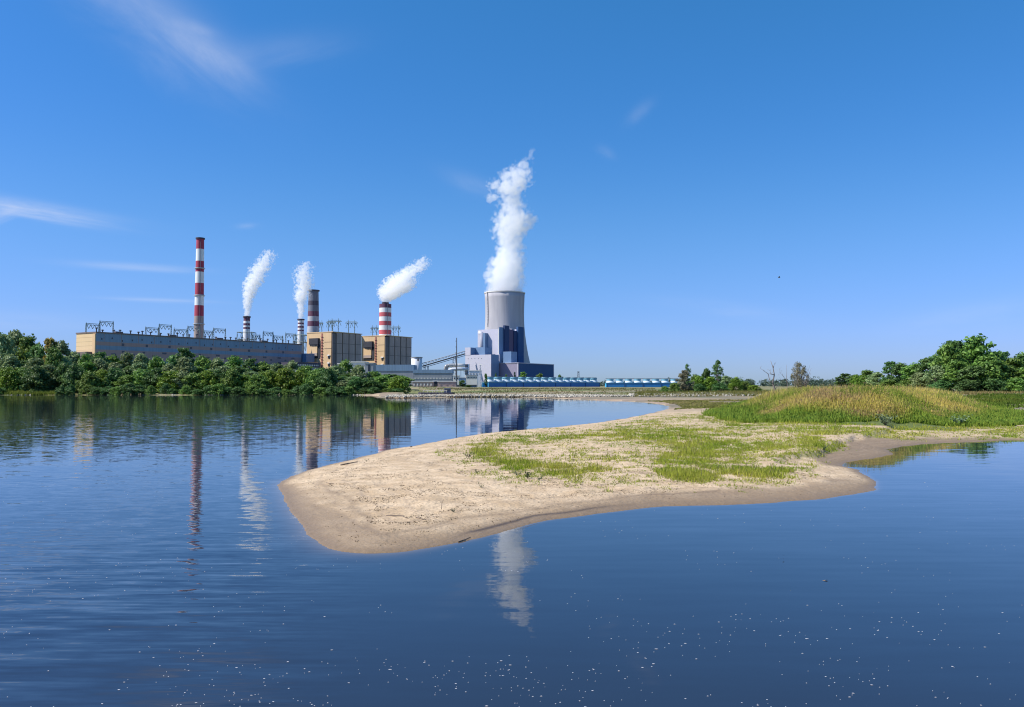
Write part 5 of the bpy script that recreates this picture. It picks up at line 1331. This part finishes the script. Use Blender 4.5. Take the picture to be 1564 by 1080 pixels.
# ------------------------------------------------------------------ steam
def steam(name, D, rows, label, dens=.09, warp=9., k=1.3, sharp=3.0, blobs=(), pad=1.35, ns=.03, cy=None, aniso=0.0):
    """rows: (y_pixel, x_left, x_right) outline of the plume"""
    pts = sorted([(zat(y, D), xat((a+c)/2, D), pxw((c-a)/2, D)) for y, a, c in rows])
    z0, z1 = pts[0][0], pts[-1][0]
    m, nt, out = new_mat('steam_'+name)
    vol = N(nt, 'ShaderNodeVolumePrincipled', Anisotropy=aniso); vol.inputs['Color'].default_value = (1, 1, 1, 1); L(nt, vol, 0, out, 'Volume')
    g = N(nt, 'ShaderNodeNewGeometry')
    def nzv(s, det, rough=.55):
        n = N(nt, 'ShaderNodeTexNoise', Scale=s, Detail=float(det), Roughness=rough); L(nt, g, 'Position', n, 'Vector'); return n
    n1 = nzv(ns, 3)
    sub = N(nt, 'ShaderNodeVectorMath'); sub.operation = 'SUBTRACT'; sub.inputs[1].default_value = (.5, .5, .5); L(nt, n1, 1, sub, 0)
    sc = N(nt, 'ShaderNodeVectorMath'); sc.operation = 'SCALE'; L(nt, sub, 0, sc, 0)
    sp0 = N(nt, 'ShaderNodeSeparateXYZ'); L(nt, g, 'Position', sp0, 0)
    grow = mathn(nt, 'MULTIPLY_ADD', mathn(nt, 'SUBTRACT', sp0.outputs[2], z0), 1/(z1-z0)*1.0, 0.0, clamp=True)
    nt.links.new(mathn(nt, 'MULTIPLY', mathn(nt, 'MULTIPLY_ADD', grow, .8, .25), warp*2), sc.inputs['Scale'])
    ad = N(nt, 'ShaderNodeVectorMath'); ad.operation = 'ADD'; L(nt, g, 'Position', ad, 0); L(nt, sc, 0, ad, 1)
    sp = N(nt, 'ShaderNodeSeparateXYZ'); L(nt, ad, 0, sp, 0)
    tt_ = mathn(nt, 'DIVIDE', mathn(nt, 'SUBTRACT', sp.outputs[2], z0), (z1-z0), clamp=True)
    xs = [p[1] for p in pts]; x0, x1 = min(xs)-1, max(xs)+1; rmax = max(p[2] for p in pts)
    def fc(vals):
        n = nt.nodes.new('ShaderNodeFloatCurve'); cv = n.mapping.curves[0]
        ts = [(p[0]-z0)/(z1-z0) for p in pts]
        while len(cv.points) < len(ts): cv.points.new(.5, .5)
        for pnt, a_, v_ in zip(cv.points, ts, vals): pnt.location = (a_, v_)
        for pnt in cv.points: pnt.handle_type = 'AUTO_CLAMPED'
        n.mapping.update(); nt.links.new(tt_, n.inputs['Value']); return n.outputs[0]
    cxn = mathn(nt, 'MULTIPLY_ADD', fc([(p[1]-x0)/(x1-x0) for p in pts]), x1-x0, x0)
    rn = mathn(nt, 'MULTIPLY_ADD', fc([p[2]/rmax for p in pts]), rmax, 0)
    dx = mathn(nt, 'SUBTRACT', sp.outputs[0], cxn); dy = mathn(nt, 'SUBTRACT', sp.outputs[1], D)
    d = mathn(nt, 'DIVIDE', mathn(nt, 'SQRT', mathn(nt, 'ADD', mathn(nt, 'MULTIPLY', dx, dx), mathn(nt, 'MULTIPLY', dy, dy))), rn)
    for bx, bz, br, sq in blobs:
        ddx = mathn(nt, 'SUBTRACT', sp.outputs[0], bx); ddz = mathn(nt, 'DIVIDE', mathn(nt, 'SUBTRACT', sp.outputs[2], bz), sq)
        s_ = mathn(nt, 'ADD', mathn(nt, 'ADD', mathn(nt, 'MULTIPLY', ddx, ddx), mathn(nt, 'MULTIPLY', dy, dy)), mathn(nt, 'MULTIPLY', ddz, ddz))
        d = mathn(nt, 'MINIMUM', d, mathn(nt, 'DIVIDE', mathn(nt, 'SQRT', s_), br))
    n2 = nzv(ns*3.4, 6, .66)
    vo = N(nt, 'ShaderNodeTexVoronoi', Scale=ns*3.3); L(nt, ad, 0, vo, 'Vector')
    kk = mathn(nt, 'MULTIPLY_ADD', grow, k*.95, k*.45)
    e = mathn(nt, 'ADD', mathn(nt, 'SUBTRACT', 1.0, d), mathn(nt, 'MULTIPLY', mathn(nt, 'SUBTRACT', n2.outputs[0], .50), mathn(nt, 'MULTIPLY', kk, 1.9)))
    e = mathn(nt, 'ADD', e, mathn(nt, 'MULTIPLY', mathn(nt, 'SUBTRACT', .42, vo.outputs['Distance']), mathn(nt, 'MULTIPLY', kk, .75)))
    e = mathn(nt, 'SUBTRACT', e, mathn(nt, 'MULTIPLY', mathn(nt, 'MAXIMUM', mathn(nt, 'SUBTRACT', grow, .72), 0.0), 1.6))
    dn = mathn(nt, 'MULTIPLY', e, sharp, clamp=True)
    up = mathn(nt, 'MULTIPLY_ADD', grow, -.45, 1.0)
    dn = mathn(nt, 'MULTIPLY', mathn(nt, 'MULTIPLY', dn, up), dens)
    nt.links.new(dn, vol.inputs['Density'])
    # hull: lumpy tube round the column (the steam itself is the volume inside)
    b_ = MB(); seg = 20
    zz = np.linspace(z0, z1+rmax*.12, 44); ZS = [p[0] for p in pts]
    ring = []
    for z in zz:
        cxx = float(np.interp(z, ZS, xs)); rr = float(np.interp(z, ZS, [p[2] for p in pts]))
        grow_ = min(1, (z-z0)/(z1-z0)); rr = rr*(1.04+(pad-1.04)*grow_)+(warp*.55*grow_)
        xl, xr = cxx-rr, cxx+rr
        for bx, bz, br, sq in blobs:
            q = 1-((z-bz)/(br*sq*1.25))**2
            if q > 0: e_ = br*1.25*math.sqrt(q); xl = min(xl, bx-e_); xr = max(xr, bx+e_)
        ry = min(rr, (xr-xl)/2); ring.append((xl, xr, max(ry, rr)))
    for (xl, xr, ry), z in zip(ring, zz):
        for i in range(seg):
            t_ = 2*PI*i/seg; b_.v.append(((xl+xr)/2+(xr-xl)/2*math.cos(t_), D+ry*math.sin(t_), z))
    for kx in range(len(zz)-1):
        for i in range(seg):
            j = (i+1) % seg; a_ = kx*seg; c_ = a_+seg; b_.f.append((a_+i, a_+j, c_+j, c_+i)); b_.m.append(0)
    b_.f.append(tuple(range(seg-1, -1, -1))); b_.m.append(0); e0 = (len(zz)-1)*seg; b_.f.append(tuple(e0+i for i in range(seg))); b_.m.append(0)
    o = b_.build('steam_plume', m); tag(o, label, 'steam plume', 'steam plumes')
    m.cycles.volume_step_rate = .5
    return o
D = 1700
blobs = [(xat(753, D), zat(302, D), pxw(13, D), .5), (xat(744, D), zat(418, D), pxw(9, D), .7), (xat(809, D), zat(336, D), pxw(12, D), .8), (xat(756, D), zat(281, D), pxw(14, D), .6), (xat(803, D), zat(262, D), pxw(13, D), 1.0)]
steam('tower', D, [(449, 739, 802), (436, 740, 803), (418, 741, 803), (400, 746, 803), (385, 755, 801), (372, 758, 801), (358, 753, 806), (344, 754, 815), (330, 757, 812), (318, 760, 804), (308, 764, 800), (298, 766, 800), (288, 752, 806), (278, 756, 812), (268, 760, 814), (256, 773, 814), (245, 789, 814), (234, 802, 816), (229, 806, 813)],
      'big white steam plume rising from the cooling tower', dens=.055, warp=15, k=1.35, sharp=2.8, blobs=blobs, ns=.022)
D = 1200
steam('left', D, [(484, 371, 380.5), (474, 370.5, 382), (462, 369, 384), (450, 369, 389), (440, 370, 393), (430, 372, 398), (420, 377, 403), (410, 382, 409), (400, 388, 414), (390, 394, 418), (383, 399, 418)],
      'white steam plume leaning right from the left short chimney', dens=.20, warp=5, k=1.7, ns=.065)
D = 1300
steam('mid', D, [(488, 454, 463), (476, 452.5, 464), (465, 452, 466), (455, 448, 469), (445, 448, 472), (436, 451, 476), (428, 450, 474), (418, 447, 473), (409, 449, 475), (401, 458, 475)],
      'white steam plume rising upright beside the sooty chimney', dens=.17, warp=6, k=1.8, ns=.06)
D = 1380
steam('right', D, [(463, 583, 594), (456, 578, 606), (449, 576, 616), (441, 578, 630), (434, 583, 634), (427, 590, 634), (420, 600, 638), (412, 614, 646), (405, 624, 654), (398, 632, 656), (392, 644, 653)],
      'white steam plume drifting right from the pale banded chimney', dens=.14, warp=9, k=1.9, ns=.05)

# ------------------------------------------------------------------ sky and sun
SUN_EL = R(47); sdir = Vector((-.975, -.22, 0)).normalized()
w = bpy.data.worlds.new('World'); scene.world = w; w.use_nodes = True; nt = w.node_tree; nt.nodes.clear()
out = nt.nodes.new('ShaderNodeOutputWorld'); bg = nt.nodes.new('ShaderNodeBackground'); L(nt, bg, 0, out, 0)
skyt = nt.nodes.new('ShaderNodeTexSky'); skyt.sky_type = 'NISHITA'; skyt.sun_disc = False
skyt.sun_elevation = SUN_EL; skyt.sun_rotation = math.atan2(sdir.x, sdir.y)
skyt.air_density = 1.0; skyt.dust_density = .35; skyt.ozone_density = 2.6; skyt.altitude = 100
hs = nt.nodes.new('ShaderNodeHueSaturation'); hs.inputs['Saturation'].default_value = 1.27; hs.inputs['Hue'].default_value = .5
L(nt, skyt, 0, hs, 'Color')
tc = nt.nodes.new('ShaderNodeTexCoord'); sp = N(nt, 'ShaderNodeSeparateXYZ'); L(nt, tc, 'Generated', sp, 0)
az = mathn(nt, 'ARCTAN2', sp.outputs[0], sp.outputs[1]); el = mathn(nt, 'ARCSINE', sp.outputs[2])
cmb = N(nt, 'ShaderNodeCombineXYZ'); nt.links.new(az, cmb.inputs[0]); nt.links.new(el, cmb.inputs[1])
def cirrus(px, py, lpx, wpx, rotdeg, amt, nscale=(6, 30), seed=0., curve=0.):
    a, b_, c = ray(px, py); a0 = math.atan2(a, b_); e0 = math.atan2(c, math.hypot(a, b_))
    r_ = R(rotdeg); du = mathn(nt, 'SUBTRACT', az, a0); dv_ = mathn(nt, 'SUBTRACT', el, e0)
    u = mathn(nt, 'ADD', mathn(nt, 'MULTIPLY', du, math.cos(r_)), mathn(nt, 'MULTIPLY', dv_, math.sin(r_)))
    v = mathn(nt, 'SUBTRACT', mathn(nt, 'MULTIPLY', dv_, math.cos(r_)), mathn(nt, 'MULTIPLY', du, math.sin(r_)))
    if curve: v = mathn(nt, 'SUBTRACT', v, mathn(nt, 'MULTIPLY', mathn(nt, 'MULTIPLY', u, u), curve))
    c2 = N(nt, 'ShaderNodeCombineXYZ'); nt.links.new(mathn(nt, 'MULTIPLY', u, nscale[0]), c2.inputs[0]); nt.links.new(mathn(nt, 'MULTIPLY', v, nscale[1]), c2.inputs[1]); c2.inputs[2].default_value = seed
    n = N(nt, 'ShaderNodeTexNoise', Scale=1.0, Detail=5.0, Roughness=.6, Distortion=.5); L(nt, c2, 0, n, 'Vector')
    uu = mathn(nt, 'DIVIDE', u, lpx/F); vv = mathn(nt, 'DIVIDE', v, wpx/F)
    vv = mathn(nt, 'ADD', vv, mathn(nt, 'MULTIPLY', mathn(nt, 'SUBTRACT', n.outputs[0], .5), 1.4))
    rr = mathn(nt, 'ADD', mathn(nt, 'MULTIPLY', uu, uu), mathn(nt, 'MULTIPLY', vv, vv))
    g_ = mathn(nt, 'EXPONENT', mathn(nt, 'MULTIPLY', rr, -1.0))
    return mathn(nt, 'MULTIPLY', g_, mathn(nt, 'MULTIPLY', mathn(nt, 'MULTIPLY_ADD', n.outputs[0], 2.2, -.45, clamp=True), amt))
cs = [cirrus(255, 40, 120, 42, -28, .17, (9, 24), 1.), cirrus(330, 85, 60, 20, -26, .24, (12, 34), 2.), cirrus(420, 78, 90, 20, 12, .12, (6, 20), 3.), cirrus(175, -15, 110, 40, -32, .15, (9, 22), 4.), cirrus(300, 42, 26, 7, -8, .14, (10, 40), 4.5),
      cirrus(40, 318, 90, 9, -4, .62, (7, 60), 5.), cirrus(0, 330, 20, 6, 30, .3, (7, 60), 5.5), cirrus(215, 408, 70, 4.5, 0, .35, (6, 70), 6.), cirrus(250, 459, 60, 3, 0, .28, (6, 80), 7.), cirrus(20, 490, 90, 12, 0, .12, (6, 40), 8.),
      cirrus(975, 172, 22, 9, 38, .10, (12, 20), 9.), cirrus(925, 232, 14, 7, -30, .10, (20, 50), 10.), cirrus(730, 285, 50, 14, -20, .12, (12, 30), 11.), cirrus(1100, 470, 90, 10, -8, .09, (10, 60), 12.), cirrus(1490, 480, 80, 14, 8, .12, (10, 50), 13.), cirrus(378, 345, 14, 4, 5, .14, (20, 60), 14.)]
tot = cs[0]
for c_ in cs[1:]: tot = mathn(nt, 'ADD', tot, c_)
tot = mathn(nt, 'MINIMUM', tot, .8)
sr = nt.nodes.new('ShaderNodeSeparateColor'); L(nt, hs, 0, sr, 0); cr_ = nt.nodes.new('ShaderNodeCombineColor')
for i, (a_, g_) in enumerate(((.375, .83), (.516, .577), (1.04, .87))):      # deeper, more even blue than the plain model
    v_ = mathn(nt, 'MULTIPLY', mathn(nt, 'POWER', mathn(nt, 'MULTIPLY', sr.outputs[i], .153), g_), a_/.153)
    dd = mathn(nt, 'DIVIDE', mathn(nt, 'SUBTRACT', el, .17), .11)
    bmp = mathn(nt, 'EXPONENT', mathn(nt, 'MULTIPLY', mathn(nt, 'MULTIPLY', dd, dd), -1.0))
    v_ = mathn(nt, 'MULTIPLY', v_, mathn(nt, 'MULTIPLY_ADD', bmp, (.24, .10, -.04)[i], (1., 1., .98)[i]))
    nt.links.new(v_, cr_.inputs[i])
skc = mixc(nt, tot, cr_.outputs[0], (5.0, 5.3, 6.2))
nt.links.new(skc, bg.inputs['Color']); bg.inputs['Strength'].default_value = .12
sd = bpy.data.lights.new('sun', 'SUN'); sd.energy = 5.0; sd.angle = R(.53); sd.color = (1, .95, .87)
so = bpy.data.objects.new('sun', sd); C.objects.link(so)
sv = Vector((sdir.x*math.cos(SUN_EL), sdir.y*math.cos(SUN_EL), math.sin(SUN_EL)))
so.rotation_euler = sv.to_track_quat('Z', 'Y').to_euler(); so.location = (-50, -50, 100)

# ------------------------------------------------------------------ camera and settings
cd = bpy.data.cameras.new('camera'); co = bpy.data.objects.new('camera', cd); C.objects.link(co)
cd.sensor_width = 36; cd.lens = 36*F/1564; cd.clip_end = 30000; cd.clip_start = .1
co.location = (0, 0, HCAM); co.rotation_euler = (PI/2+TILT, 0, 0); scene.camera = co
vs_ = scene.view_settings; vs_.view_transform = 'Standard'; vs_.look = 'None'; vs_.exposure = .35; vs_.gamma = 1
scene.cycles.use_denoising = True; scene.cycles.pixel_filter_type = 'BLACKMAN_HARRIS'; scene.cycles.filter_width = 1.1
scene.cycles.max_bounces = 26; scene.cycles.volume_bounces = 24; scene.cycles.transparent_max_bounces = 8; scene.cycles.diffuse_bounces = 3; scene.cycles.glossy_bounces = 3
scene.cycles.volume_max_steps = 128
